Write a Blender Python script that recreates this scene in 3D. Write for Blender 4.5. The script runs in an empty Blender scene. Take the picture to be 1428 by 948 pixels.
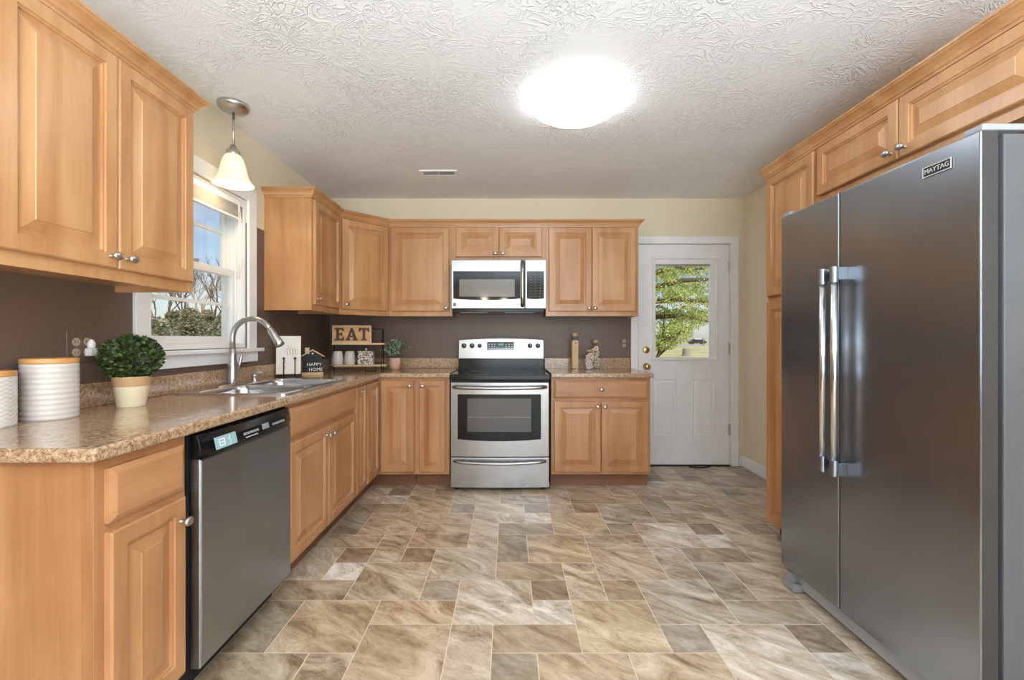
import bpy, bmesh, math, random
from mathutils import Vector, Matrix
PI = math.pi
random.seed(7)
S = bpy.context.scene
COL = S.collection

# ------------------------------------------------------------ camera
F = 635.0
CAMZ = 1.155
cam = bpy.data.cameras.new('camera'); cam_o = bpy.data.objects.new('camera', cam); COL.objects.link(cam_o)
cam.sensor_width = 36; cam.lens = 36*F/1428; cam.clip_start = .05; cam.clip_end = 900
cam_o.location = (0, 0, CAMZ); cam_o.rotation_euler = (PI/2, 0, 0)
cam.shift_x = 4/1428; cam.shift_y = -1/1428
S.camera = cam_o
# ------------------------------------------------------------ colour management
S.view_settings.view_transform = 'Standard'; S.view_settings.look = 'None'
S.view_settings.exposure = 0.38; S.view_settings.gamma = 1; S.view_settings.use_curve_mapping = False
S.cycles.use_denoising = True
S.cycles.max_bounces = 10; S.cycles.diffuse_bounces = 7; S.cycles.glossy_bounces = 4
S.cycles.transparent_max_bounces = 12
# ------------------------------------------------------------ world, sun, fill light at the added rear glass door
W = bpy.data.worlds.new('world'); S.world = W; W.use_nodes = True
nt = W.node_tree; nt.nodes.clear()
n_out = nt.nodes.new('ShaderNodeOutputWorld'); n_bg = nt.nodes.new('ShaderNodeBackground')
sky = nt.nodes.new('ShaderNodeTexSky'); sky.sky_type = 'NISHITA'; sky.sun_disc = False
sky.sun_elevation = math.radians(38); sky.sun_rotation = math.radians(150)
sky.air_density = 1.0; sky.dust_density = .6; sky.ozone_density = 2.0
tcw = nt.nodes.new('ShaderNodeTexCoord'); mpw = nt.nodes.new('ShaderNodeMapping'); mpw.inputs['Scale'].default_value = (1, 1, 3.2)
cn = nt.nodes.new('ShaderNodeTexNoise'); cn.inputs['Scale'].default_value = 3.2; cn.inputs['Detail'].default_value = 6; cn.inputs['Roughness'].default_value = .6
cr = nt.nodes.new('ShaderNodeValToRGB'); cr.color_ramp.elements[0].position = .45; cr.color_ramp.elements[1].position = .8
mx = nt.nodes.new('ShaderNodeMix'); mx.data_type = 'RGBA'
mx.inputs[7].default_value = (7.0, 7.4, 8.0, 1)
nt.links.new(tcw.outputs['Generated'], mpw.inputs['Vector']); nt.links.new(mpw.outputs[0], cn.inputs['Vector'])
nt.links.new(cn.outputs['Fac'], cr.inputs[0]); nt.links.new(cr.outputs[0], mx.inputs[0])
nt.links.new(sky.outputs[0], mx.inputs[6]); nt.links.new(mx.outputs[2], n_bg.inputs[0]); nt.links.new(n_bg.outputs[0], n_out.inputs[0])
n_bg.inputs[1].default_value = .095

def add_light(name, kind, loc, rot, energy, color, **kw):
    l = bpy.data.lights.new(name, kind); l.energy = energy; l.color = color
    for k, v in kw.items(): setattr(l, k, v)
    o = bpy.data.objects.new(name, l); COL.objects.link(o); o.location = loc; o.rotation_euler = rot
    return o
add_light('sun', 'SUN', (6, -8, 12), (math.radians(50), 0, math.radians(28)), 3.2, (1, .96, .90), angle=math.radians(.6))
# fill lights added behind the camera, outside an invented patio door and side window
add_light('rear_fill', 'AREA', (.55, -3.52, 1.1), (PI/2+math.radians(20), 0, 0), 66, (.83, .91, 1), shape='RECTANGLE', size=2.6, size_y=2.05)
add_light('side_fill', 'AREA', (2.27, -1.7, 1.45), (PI/2+math.radians(20), 0, PI/2), 18, (.83, .91, 1), shape='RECTANGLE', size=1.7, size_y=1.2)

# added fill light aimed up at the ceiling, standing in for a bounced flash
add_light('bounce_fill', 'AREA', (.2, -1.15, .95), (PI, 0, 0), 205, (.74, .87, 1), shape='DISK', size=1.4)
# ------------------------------------------------------------ materials
MATS = {}
def newmat(name):
    m = bpy.data.materials.new(name); m.use_nodes = True
    b = m.node_tree.nodes['Principled BSDF']; MATS[name] = m
    return m, m.node_tree, b
def plain(name, col, rough=.5, metal=0, spec=.5, coat=0, emit=None, es=0):
    m, t, b = newmat(name)
    b.inputs['Base Color'].default_value = (*col, 1); b.inputs['Roughness'].default_value = rough
    b.inputs['Metallic'].default_value = metal; b.inputs['Specular IOR Level'].default_value = spec
    b.inputs['Coat Weight'].default_value = coat
    if emit: b.inputs['Emission Color'].default_value = (*emit, 1); b.inputs['Emission Strength'].default_value = es
    # faint procedural tone variation
    tc = t.nodes.new('ShaderNodeTexCoord'); n = t.nodes.new('ShaderNodeTexNoise'); n.inputs['Scale'].default_value = 9
    mr = t.nodes.new('ShaderNodeMapRange'); mr.inputs[3].default_value = .94; mr.inputs[4].default_value = 1.06
    v = t.nodes.new('ShaderNodeVectorMath'); v.operation = 'SCALE'; v.inputs[0].default_value = col
    t.links.new(tc.outputs['Object'], n.inputs['Vector']); t.links.new(n.outputs['Fac'], mr.inputs[0])
    t.links.new(mr.outputs[0], v.inputs['Scale']); t.links.new(v.outputs[0], b.inputs['Base Color'])
    return m
def ramp(t, fac, stops):
    r = t.nodes.new('ShaderNodeValToRGB')
    els = r.color_ramp.elements
    while len(els) < len(stops): els.new(.5)
    for e, (p, c) in zip(els, stops): e.position = p; e.color = (*c, 1)
    t.links.new(fac, r.inputs[0]); return r
def noise(t, vec, scale, detail=3, rough=.5, dist=0):
    n = t.nodes.new('ShaderNodeTexNoise'); n.inputs['Scale'].default_value = scale; n.inputs['Detail'].default_value = detail
    n.inputs['Roughness'].default_value = rough; n.inputs['Distortion'].default_value = dist
    t.links.new(vec, n.inputs['Vector']); return n
def mapping(t, vec, scale=(1, 1, 1), rot=(0, 0, 0)):
    m = t.nodes.new('ShaderNodeMapping'); m.inputs['Scale'].default_value = scale; m.inputs['Rotation'].default_value = rot
    t.links.new(vec, m.inputs['Vector']); return m.outputs[0]
def bump(t, b, h, strength, dist):
    n = t.nodes.new('ShaderNodeBump'); n.inputs['Strength'].default_value = strength; n.inputs['Distance'].default_value = dist
    t.links.new(h, n.inputs['Height']); t.links.new(n.outputs[0], b.inputs['Normal']); return n
def wood(name, axis, c0, c1, c2, rough=.32, coat=.25):
    m, t, b = newmat(name)
    tc = t.nodes.new('ShaderNodeTexCoord'); oi = t.nodes.new('ShaderNodeObjectInfo')
    add = t.nodes.new('ShaderNodeVectorMath'); add.operation = 'ADD'
    mul = t.nodes.new('ShaderNodeMath'); mul.operation = 'MULTIPLY'; mul.inputs[1].default_value = 37
    t.links.new(oi.outputs['Random'], mul.inputs[0]); t.links.new(tc.outputs['Object'], add.inputs[0]); t.links.new(mul.outputs[0], add.inputs[1])
    sc = [10, 10, 10]; sc[axis] = .8
    v1 = mapping(t, add.outputs[0], tuple(sc))
    n1 = noise(t, v1, .9, 5, .55, .6)
    sc2 = [90, 90, 90]; sc2[axis] = 3
    n2 = noise(t, mapping(t, add.outputs[0], tuple(sc2)), 1, 3, .6)
    n3 = noise(t, add.outputs[0], 3.0, 2, .5)
    a = t.nodes.new('ShaderNodeMath'); a.operation = 'MULTIPLY_ADD'; a.inputs[1].default_value = .25
    t.links.new(n2.outputs['Fac'], a.inputs[0]); t.links.new(n1.outputs['Fac'], a.inputs[2])
    a2 = t.nodes.new('ShaderNodeMath'); a2.operation = 'MULTIPLY_ADD'; a2.inputs[1].default_value = .5
    t.links.new(n3.outputs['Fac'], a2.inputs[0]); t.links.new(a.outputs[0], a2.inputs[2])
    r = ramp(t, a2.outputs[0], [(.60, c0), (.88, c1), (1.08, c2)])
    r.color_ramp.elements[0].position = .62; r.color_ramp.elements[1].position = .86; r.color_ramp.elements[2].position = 1.0
    t.links.new(r.outputs[0], b.inputs['Base Color'])
    b.inputs['Roughness'].default_value = rough; b.inputs['Coat Weight'].default_value = coat; b.inputs['Coat Roughness'].default_value = .22
    bump(t, b, n2.outputs['Fac'], .06, .002)
    return m
WV = wood('maple_vertical', 2, (.39, .178, .066), (.48, .240, .098), (.54, .290, .128))
WH = wood('maple_horizontal', 0, (.39, .178, .066), (.48, .240, .098), (.54, .290, .128))
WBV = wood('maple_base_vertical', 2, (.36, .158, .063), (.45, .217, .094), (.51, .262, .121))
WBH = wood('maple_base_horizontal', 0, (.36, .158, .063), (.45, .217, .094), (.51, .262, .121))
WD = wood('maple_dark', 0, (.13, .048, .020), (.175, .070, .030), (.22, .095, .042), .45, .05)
WLT = wood('pale_wood', 0, (.50, .31, .15), (.62, .41, .21), (.70, .48, .27), .5, 0)
BAMB = wood('bamboo', 0, (.50, .24, .07), (.60, .31, .10), (.68, .38, .14), .4, .1)
MGAP = plain('shadow_gap', (.03, .015, .008), .8)

def steel(name, base, rough, axis=0, wave=0.0):
    m, t, b = newmat(name)
    tc = t.nodes.new('ShaderNodeTexCoord')
    sc = [400, 400, 400]; sc[axis] = 4
    n = noise(t, mapping(t, tc.outputs['Object'], tuple(sc)), 1, 2, .5)
    mr = t.nodes.new('ShaderNodeMapRange'); mr.inputs[3].default_value = rough-.02; mr.inputs[4].default_value = rough+.03
    t.links.new(n.outputs['Fac'], mr.inputs[0]); t.links.new(mr.outputs[0], b.inputs['Roughness'])
    n3 = noise(t, tc.outputs['Object'], 2.2, 3, .5)
    r = ramp(t, n3.outputs['Fac'], [(.3, tuple(c*.93 for c in base)), (.7, tuple(min(1, c*1.05) for c in base))])
    t.links.new(r.outputs[0], b.inputs['Base Color']); b.inputs['Metallic'].default_value = 1
    h = n.outputs['Fac']
    if wave:
        for l in list(b.inputs['Roughness'].links): t.links.remove(l)
        b.inputs['Roughness'].default_value = rough
        n2 = noise(t, mapping(t, tc.outputs['Object'], (1, 2.2, .8)), 2.2, 1, .4)
        bb = t.nodes.new('ShaderNodeBump'); bb.inputs['Strength'].default_value = 1; bb.inputs['Distance'].default_value = wave
        t.links.new(n2.outputs['Fac'], bb.inputs['Height'])
        n4 = bump(t, b, h, .004, .0002); n4.inputs['Strength'].default_value = 0; t.links.new(bb.outputs[0], n4.inputs['Normal'])
    else: bump(t, b, h, .012, .0005)
    return m
ST = steel('stainless_brushed', (.40, .40, .40), .26, 0)
STF = steel('stainless_fridge', (.34, .385, .45), .27, 0, .016)
STD = steel('stainless_dishwasher', (.37, .405, .44), .34, 0)
CHR = plain('polished_handle_metal', (.78, .78, .77), .16, 1)
NICK = plain('brushed_nickel', (.55, .54, .525), .28, 1)
SINKM = plain('sink_steel', (.64, .66, .70), .22, 1)
BRASS = plain('brass', (.70, .50, .20), .22, 1)
HINGE = plain('hinge_metal', (.50, .50, .50), .35, 1)
BLK = plain('black_gloss_plastic', (.006, .006, .007), .14, spec=.3)
BGL = plain('black_glass', (.004, .004, .005), .05, spec=.3)
BLKM = plain('black_matt', (.012, .012, .013), .6)
OVENG = plain('oven_window', (.085, .08, .078), .10, spec=.5)
MWG = plain('microwave_window', (.17, .16, .148), .12, spec=.5)
WHITE = plain('white_trim_paint', (.85, .86, .875), .38)
DOORW = plain('white_door_paint', (.83, .845, .87), .35)
VINYL = plain('white_vinyl', (.82, .83, .84), .3)
CERA = plain('white_ceramic', (.62, .575, .54), .25, coat=.3)
CREAM = plain('cream_pot', (.78, .70, .50), .55)
TERRA = plain('tan_clay', (.56, .36, .19), .8)
PINKP = plain('pink_clay_pot', (.70, .43, .31), .7)
BRPL = plain('brown_wall_plate', (.155, .095, .07), .4)
GREYP = plain('grey_plastic', (.30, .31, .33), .4)
DKGREY = plain('charcoal_side', (.095, .098, .108), .45)
DSIDE = plain('door_edge_grey', (.05, .047, .046), .6, spec=.25)
LABELB = plain('pale_blue_label', (.32, .50, .55), .3)
SILVERT = plain('silver_print', (.62, .62, .62), .35, .3)
WPRINT = plain('white_print', (.85, .85, .83), .5)
GREYPR = plain('grey_print', (.16, .16, .16), .5)
LEDG = plain('green_display', (.02, .08, .02), .5, emit=(.15, 1, .3), es=1.1)
BROWNL = plain('dark_brown_letters', (.055, .028, .02), .6)
BARK = plain('bark', (.10, .075, .055), .9)
PBARK = plain('pale_bark', (.30, .26, .22), .9)
TAN = plain('tan_print', (.42, .30, .16), .6)
PASTA = plain('dry_spaghetti', (.72, .48, .16), .6)
SHELL = plain('shell_pasta', (.74, .62, .46), .6)
SALT = plain('white_shells', (.80, .72, .72), .6)
ORN = plain('orange_charm', (.66, .24, .08), .5)
CORK = plain('cork', (.52, .35, .19), .8)
RUBBER = plain('rubber', (.02, .02, .02), .7)
SOCK = plain('tan_socket', (.42, .34, .28), .35)
CARB = plain('dark_car_paint', (.02, .025, .03), .2)
def painted_wall(name, zsplit, upper=(.76, .675, .515), lower=(.150, .098, .074), xmax=None):
    m, t, b = newmat(name)
    g = t.nodes.new('ShaderNodeNewGeometry'); sx = t.nodes.new('ShaderNodeSeparateXYZ'); t.links.new(g.outputs['Position'], sx.inputs[0])
    n = noise(t, g.outputs['Position'], 40, 3, .6)
    lt = t.nodes.new('ShaderNodeMath'); lt.operation = 'LESS_THAN'; lt.inputs[1].default_value = zsplit
    t.links.new(sx.outputs['Z'], lt.inputs[0]); fac = lt.outputs[0]
    if xmax is not None:
        l2 = t.nodes.new('ShaderNodeMath'); l2.operation = 'LESS_THAN'; l2.inputs[1].default_value = xmax; t.links.new(sx.outputs['X'], l2.inputs[0])
        mu = t.nodes.new('ShaderNodeMath'); mu.operation = 'MULTIPLY'; t.links.new(fac, mu.inputs[0]); t.links.new(l2.outputs[0], mu.inputs[1]); fac = mu.outputs[0]
    mxx = t.nodes.new('ShaderNodeMix'); mxx.data_type = 'RGBA'; mxx.inputs[6].default_value = (*upper, 1); mxx.inputs[7].default_value = (*lower, 1)
    t.links.new(fac, mxx.inputs[0]); t.links.new(mxx.outputs[2], b.inputs['Base Color'])
    b.inputs['Roughness'].default_value = .42; bump(t, b, n.outputs['Fac'], .12, .002)
    return m
WALL_L = painted_wall('wall_paint_left', 1.88)
WALL_B = painted_wall('wall_paint_back', 1.60, xmax=1.15)
WALL_P = painted_wall('wall_paint_plain', -5)
def ceiling_mat():
    m, t, b = newmat('stomped_ceiling'); b.inputs['Base Color'].default_value = (.865, .88, .89, 1); b.inputs['Roughness'].default_value = .7
    g = t.nodes.new('ShaderNodeNewGeometry')
    n1 = noise(t, g.outputs['Position'], 10, 2, .5, 3.2)
    s1 = t.nodes.new('ShaderNodeMath'); s1.operation = 'SUBTRACT'; s1.inputs[1].default_value = .5; t.links.new(n1.outputs['Fac'], s1.inputs[0])
    a1 = t.nodes.new('ShaderNodeMath'); a1.operation = 'ABSOLUTE'; t.links.new(s1.outputs[0], a1.inputs[0])
    r = ramp(t, a1.outputs[0], [(0, (1, 1, 1)), (.075, (0, 0, 0))]); r.color_ramp.interpolation = 'EASE'
    n2 = noise(t, g.outputs['Position'], 3.0, 2, .5)
    r2 = ramp(t, n2.outputs['Fac'], [(.36, (.15, .15, .15)), (.64, (1, 1, 1))])
    mu = t.nodes.new('ShaderNodeMath'); mu.operation = 'MULTIPLY'; t.links.new(r.outputs[0], mu.inputs[0]); t.links.new(r2.outputs[0], mu.inputs[1])
    bump(t, b, mu.outputs[0], .7, .006)
    return m
CEIL = ceiling_mat()
def laminate():
    m, t, b = newmat('laminate_worktop')
    g = t.nodes.new('ShaderNodeNewGeometry')
    n1 = noise(t, g.outputs['Position'], 230, 4, .75); n2 = noise(t, g.outputs['Position'], 70, 5, .7, .4)
    a = t.nodes.new('ShaderNodeMath'); a.operation = 'MULTIPLY_ADD'; a.inputs[1].default_value = .9; t.links.new(n1.outputs['Fac'], a.inputs[0]); t.links.new(n2.outputs['Fac'], a.inputs[2])
    r = ramp(t, a.outputs[0], [(.72, (.20, .11, .055)), (.90, (.36, .215, .12)), (.98, (.43, .28, .165)), (1.0, (.54, .40, .27))])
    r.color_ramp.elements[0].position = .74; r.color_ramp.elements[1].position = .90; r.color_ramp.elements[2].position = .97; r.color_ramp.elements[3].position = 1.0
    t.links.new(r.outputs[0], b.inputs['Base Color'])
    b.inputs['Roughness'].default_value = .16; b.inputs['Coat Weight'].default_value = .35; b.inputs['Coat Roughness'].default_value = .06
    return m
LAM = laminate()
def floor_mat():
    m, t, b = newmat('vinyl_stone_floor')
    g = t.nodes.new('ShaderNodeNewGeometry')
    at = t.nodes.new('ShaderNodeAttribute'); at.attribute_name = 'tint'; at.attribute_type = 'GEOMETRY'
    of = t.nodes.new('ShaderNodeAttribute'); of.attribute_name = 'shift'; of.attribute_type = 'GEOMETRY'
    ad = t.nodes.new('ShaderNodeVectorMath'); ad.operation = 'MULTIPLY_ADD'; ad.inputs[1].default_value = (40, 40, 40)
    t.links.new(of.outputs['Vector'], ad.inputs[0]); t.links.new(g.outputs['Position'], ad.inputs[2])
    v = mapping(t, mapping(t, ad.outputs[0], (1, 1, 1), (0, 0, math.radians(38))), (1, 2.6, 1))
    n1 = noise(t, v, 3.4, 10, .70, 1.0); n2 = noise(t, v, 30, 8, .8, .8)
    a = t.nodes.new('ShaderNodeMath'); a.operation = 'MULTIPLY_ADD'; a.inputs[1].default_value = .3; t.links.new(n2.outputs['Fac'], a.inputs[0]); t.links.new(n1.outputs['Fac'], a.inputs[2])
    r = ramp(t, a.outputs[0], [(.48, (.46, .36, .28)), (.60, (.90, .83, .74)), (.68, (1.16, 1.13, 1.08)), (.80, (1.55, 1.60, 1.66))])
    mu = t.nodes.new('ShaderNodeMix'); mu.data_type = 'RGBA'; mu.blend_type = 'MULTIPLY'; mu.inputs[0].default_value = 1
    t.links.new(at.outputs['Color'], mu.inputs[6]); t.links.new(r.outputs[0], mu.inputs[7])
    # grout keeps its own colour (alpha of the tint is 0 there)
    mg = t.nodes.new('ShaderNodeMix'); mg.data_type = 'RGBA'
    t.links.new(at.outputs['Alpha'], mg.inputs[0]); t.links.new(at.outputs['Color'], mg.inputs[6]); t.links.new(mu.outputs[2], mg.inputs[7])
    t.links.new(mg.outputs[2], b.inputs['Base Color'])
    b.inputs['Roughness'].default_value = .30; b.inputs['Specular IOR Level'].default_value = .45
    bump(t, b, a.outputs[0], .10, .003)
    return m
FLOORM = floor_mat()
def leafmat(name, rough=.45, trans=.25):
    m, t, b = newmat(name)
    at = t.nodes.new('ShaderNodeAttribute'); at.attribute_name = 'tint'
    t.links.new(at.outputs['Color'], b.inputs['Base Color']); b.inputs['Roughness'].default_value = rough
    if trans:
        tr = t.nodes.new('ShaderNodeBsdfTranslucent'); t.links.new(at.outputs['Color'], tr.inputs[0])
        mixs = t.nodes.new('ShaderNodeMixShader'); mixs.inputs[0].default_value = trans
        o = t.nodes['Material Output']; t.links.new(b.outputs[0], mixs.inputs[1]); t.links.new(tr.outputs[0], mixs.inputs[2]); t.links.new(mixs.outputs[0], o.inputs[0])
    return m
LEAF = leafmat('leaf', .4, .2)
TREELEAF = leafmat('tree_leaf', .6, .45)
def glassmat(name, tint=(1, 1, 1), spec=.08, rough=.0):
    m = bpy.data.materials.new(name); m.use_nodes = True; t = m.node_tree; t.nodes.clear()
    o = t.nodes.new('ShaderNodeOutputMaterial'); tr = t.nodes.new('ShaderNodeBsdfTransparent'); tr.inputs[0].default_value = (*tint, 1)
    gl = t.nodes.new('ShaderNodeBsdfGlossy'); gl.inputs['Roughness'].default_value = rough
    lw = t.nodes.new('ShaderNodeFresnel'); lw.inputs[0].default_value = 1.45
    mi = t.nodes.new('ShaderNodeMath'); mi.operation = 'MINIMUM'; mi.inputs[1].default_value = spec; t.links.new(lw.outputs[0], mi.inputs[0])
    mixs = t.nodes.new('ShaderNodeMixShader'); t.links.new(mi.outputs[0], mixs.inputs[0]); t.links.new(tr.outputs[0], mixs.inputs[1]); t.links.new(gl.outputs[0], mixs.inputs[2])
    t.links.new(mixs.outputs[0], o.inputs[0]); return m
GLASS = glassmat('window_glass', spec=.10)
JARG = glassmat('jar_glass', (.97, .985, .985), .14, .02)
def lampmat(name, col, s, rough=.3):
    m, t, b = newmat(name); b.inputs['Base Color'].default_value = (.85, .83, .8, 1); b.inputs['Roughness'].default_value = rough
    b.inputs['Emission Color'].default_value = (*col, 1); b.inputs['Emission Strength'].default_value = s; return m
DOME = lampmat('lit_ceiling_globe', (.97, .985, 1), 7.5)
def shademat():
    m, t, b = newmat('lit_alabaster_glass'); b.inputs['Base Color'].default_value = (.85, .75, .55, 1); b.inputs['Roughness'].default_value = .3
    tc = t.nodes.new('ShaderNodeTexCoord'); n = noise(t, tc.outputs['Object'], 14, 4, .6, 1.5)
    sx = t.nodes.new('ShaderNodeSeparateXYZ'); t.links.new(tc.outputs['Object'], sx.inputs[0])
    mr = t.nodes.new('ShaderNodeMapRange'); mr.inputs[1].default_value = .02; mr.inputs[2].default_value = .17; mr.inputs[3].default_value = .50; mr.inputs[4].default_value = .50; t.links.new(sx.outputs['Z'], mr.inputs[0])
    r = ramp(t, n.outputs['Fac'], [(.3, (.85, .58, .28)), (.7, (1, .84, .58))])
    t.links.new(r.outputs[0], b.inputs['Emission Color']); t.links.new(mr.outputs[0], b.inputs['Emission Strength']); return m
SHADE = shademat()
BULB = lampmat('lit_bulb', (1, .85, .6), 25)
def lawn():
    m, t, b = newmat('lawn'); g = t.nodes.new('ShaderNodeNewGeometry')
    n = noise(t, g.outputs['Position'], .35, 6, .6); n2 = noise(t, g.outputs['Position'], 9, 4, .7)
    a = t.nodes.new('ShaderNodeMath'); a.operation = 'MULTIPLY_ADD'; a.inputs[1].default_value = .4; t.links.new(n2.outputs['Fac'], a.inputs[0]); t.links.new(n.outputs['Fac'], a.inputs[2])
    r = ramp(t, a.outputs[0], [(.5, (.30, .34, .10)), (.7, (.62, .56, .26)), (.85, (.78, .70, .42))]); t.links.new(r.outputs[0], b.inputs['Base Color']); b.inputs['Roughness'].default_value = .9
    return m
LAWN = lawn()
ROAD = plain('road_asphalt', (.45, .46, .48), .8)
def pattern_mat():
    m, t, b = newmat('patterned_tin'); tc = t.nodes.new('ShaderNodeTexCoord')
    n = noise(t, tc.outputs['Object'], 60, 2, .5, 1.2)
    r = ramp(t, n.outputs['Fac'], [(.47, (.06, .05, .05)), (.50, (.66, .58, .48))]); t.links.new(r.outputs[0], b.inputs['Base Color']); b.inputs['Roughness'].default_value = .4
    return m
PATT = pattern_mat()

# ------------------------------------------------------------ helpers
def setp(o, label=None, cat=None, group=None, kind=None):
    if label: o['label'] = label
    if cat: o['category'] = cat
    if group: o['group'] = group
    if kind: o['kind'] = kind
    return o
def thing(name, label, cat, loc=(0, 0, 0), rz=0, group=None):
    o = bpy.data.objects.new(name, None); COL.objects.link(o); o.empty_display_size = .1
    o.location = loc; o.rotation_euler = (0, 0, rz); return setp(o, label, cat, group)
def link(name, bm, mat, parent=None, loc=(0, 0, 0), rot=(0, 0, 0), smooth=False, bevel=0, seg=2, label=None):
    me = bpy.data.meshes.new(name)
    if isinstance(bm, bmesh.types.BMesh):
        bmesh.ops.recalc_face_normals(bm, faces=bm.faces) if not getattr(bm, 'keep', False) else None
        bm.to_mesh(me); bm.free()
    else: me = bm
    o = bpy.data.objects.new(name, me); COL.objects.link(o); o.location = loc; o.rotation_euler = rot
    me.materials.clear()
    for mm in (mat if isinstance(mat, (list, tuple)) else [mat]): me.materials.append(mm)
    if parent: o.parent = parent
    if smooth:
        for p in me.polygons: p.use_smooth = True
    if bevel:
        md = o.modifiers.new('bevel', 'BEVEL'); md.width = bevel; md.segments = seg; md.limit_method = 'ANGLE'; md.angle_limit = math.radians(40)
    if label: o['label'] = label
    return o
def box(bm, x0, x1, y0, y1, z0, z1):
    vs = [bm.verts.new((x, y, z)) for x in (x0, x1) for y in (y0, y1) for z in (z0, z1)]
    for f in ((0, 1, 3, 2), (4, 6, 7, 5), (0, 4, 5, 1), (2, 3, 7, 6), (0, 2, 6, 4), (1, 5, 7, 3)): bm.faces.new([vs[i] for i in f])
    return vs
def B(*bs):
    bm = bmesh.new()
    for b in bs: box(bm, *b)
    return bm
def lathe(prof, n=32, cap=True, sx=1, sy=1):
    bm = bmesh.new(); rings = []
    for r, z in prof:
        rings.append([bm.verts.new((r*math.cos(2*PI*i/n)*sx, r*math.sin(2*PI*i/n)*sy, z)) for i in range(n)])
    for a, b in zip(rings, rings[1:]):
        for i in range(n): bm.faces.new((a[i], a[(i+1) % n], b[(i+1) % n], b[i]))
    if cap:
        if prof[0][0] > 1e-6: bm.faces.new(rings[0][::-1])
        if prof[-1][0] > 1e-6: bm.faces.new(rings[-1])
    bmesh.ops.remove_doubles(bm, verts=bm.verts, dist=1e-6)
    return bm
def tube(bm, pts, rad, n=12, cap=True):
    pts = [Vector(p) for p in pts]
    rads = rad if isinstance(rad, (list, tuple)) else [rad]*len(pts)
    up = None; rings = []
    for i, p in enumerate(pts):
        d = (pts[min(i+1, len(pts)-1)]-pts[max(i-1, 0)]).normalized()
        if up is None: up = d.orthogonal().normalized()
        up = (up-d*up.dot(d)).normalized(); s = d.cross(up)
        rings.append([bm.verts.new(p+(up*math.cos(2*PI*k/n)+s*math.sin(2*PI*k/n))*rads[i]) for k in range(n)])
    for a, b in zip(rings, rings[1:]):
        for k in range(n): bm.faces.new((a[k], a[(k+1) % n], b[(k+1) % n], b[k]))
    if cap: bm.faces.new(rings[0][::-1]); bm.faces.new(rings[-1])
    return bm
def T(pts, rad, n=12): return tube(bmesh.new(), pts, rad, n)
def rings_panel(w, h, rings):
    """front facing -y, rings = (inset, y) from the back outwards"""
    bm = bmesh.new(); prev = None; first = None
    for ins, y in rings:
        x, z = w/2-ins, h/2-ins
        r = [bm.verts.new((a, y, b)) for a, b in ((-x, -z), (x, -z), (x, z), (-x, z))]
        if prev:
            for i in range(4): bm.faces.new((prev[i], prev[(i+1) % 4], r[(i+1) % 4], r[i]))
        else: first = r
        prev = r
    bm.faces.new(prev); bm.faces.new(first[::-1])
    return bm
def cells(xs, ys, skip, z0, z1):
    bm = bmesh.new(); V = {}
    def v(i, j, k):
        if (i, j, k) not in V: V[i, j, k] = bm.verts.new((xs[i], ys[j], (z0, z1)[k]))
        return V[i, j, k]
    nx, ny = len(xs)-1, len(ys)-1
    ok = lambda i, j: 0 <= i < nx and 0 <= j < ny and (i, j) not in skip
    for i in range(nx):
        for j in range(ny):
            if not ok(i, j): continue
            bm.faces.new((v(i, j, 1), v(i+1, j, 1), v(i+1, j+1, 1), v(i, j+1, 1)))
            bm.faces.new((v(i, j, 0), v(i, j+1, 0), v(i+1, j+1, 0), v(i+1, j, 0)))
            if not ok(i-1, j): bm.faces.new((v(i, j, 0), v(i, j, 1), v(i, j+1, 1), v(i, j+1, 0)))
            if not ok(i+1, j): bm.faces.new((v(i+1, j, 0), v(i+1, j+1, 0), v(i+1, j+1, 1), v(i+1, j, 1)))
            if not ok(i, j-1): bm.faces.new((v(i, j, 0), v(i+1, j, 0), v(i+1, j, 1), v(i, j, 1)))
            if not ok(i, j+1): bm.faces.new((v(i, j+1, 0), v(i, j+1, 1), v(i+1, j+1, 1), v(i+1, j+1, 0)))
    return bm
def prism(poly, y0, y1):
    """polygon in x,z extruded along y"""
    bm = bmesh.new(); a = [bm.verts.new((x, y0, z)) for x, z in poly]; b = [bm.verts.new((x, y1, z)) for x, z in poly]
    n = len(poly); bm.faces.new(a); bm.faces.new(b[::-1])
    for i in range(n): bm.faces.new((a[i], b[i], b[(i+1) % n], a[(i+1) % n]))
    return bm
def join(*bms):
    out = bmesh.new()
    for b in bms:
        me = bpy.data.meshes.new('tmp'); b.to_mesh(me); b.free(); out.from_mesh(me); bpy.data.meshes.remove(me)
    return out
def xf(bm, loc=(0, 0, 0), rot=None, scale=None):
    if scale: bmesh.ops.scale(bm, vec=scale, verts=bm.verts)
    if rot is not None: bmesh.ops.rotate(bm, cent=(0, 0, 0), matrix=rot, verts=bm.verts)
    bmesh.ops.translate(bm, vec=loc, verts=bm.verts); return bm
def rrect(x0, x1, y0, y1, r, n=6):
    p = []
    for cx, cy, a in ((x1-r, y1-r, 0), (x0+r, y1-r, 90), (x0+r, y0+r, 180), (x1-r, y0+r, 270)):
        for k in range(n+1):
            t = math.radians(a+90*k/n); p.append((cx+r*math.cos(t), cy+r*math.sin(t)))
    return p
def fill2d(loops, depth):
    cu = bpy.data.curves.new('tmp', 'CURVE'); cu.dimensions = '2D'; cu.fill_mode = 'BOTH'; cu.extrude = depth/2
    for lp in loops:
        s = cu.splines.new('POLY'); s.points.add(len(lp)-1); s.use_cyclic_u = True
        for q, (x, y) in zip(s.points, lp): q.co = (x, y, 0, 1)
    o = bpy.data.objects.new('tmp', cu); COL.objects.link(o)
    me = bpy.data.meshes.new_from_object(o.evaluated_get(bpy.context.evaluated_depsgraph_get()))
    bm = bmesh.new(); bm.from_mesh(me); bpy.data.objects.remove(o); bpy.data.curves.remove(cu); bpy.data.meshes.remove(me)
    return bm
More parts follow.
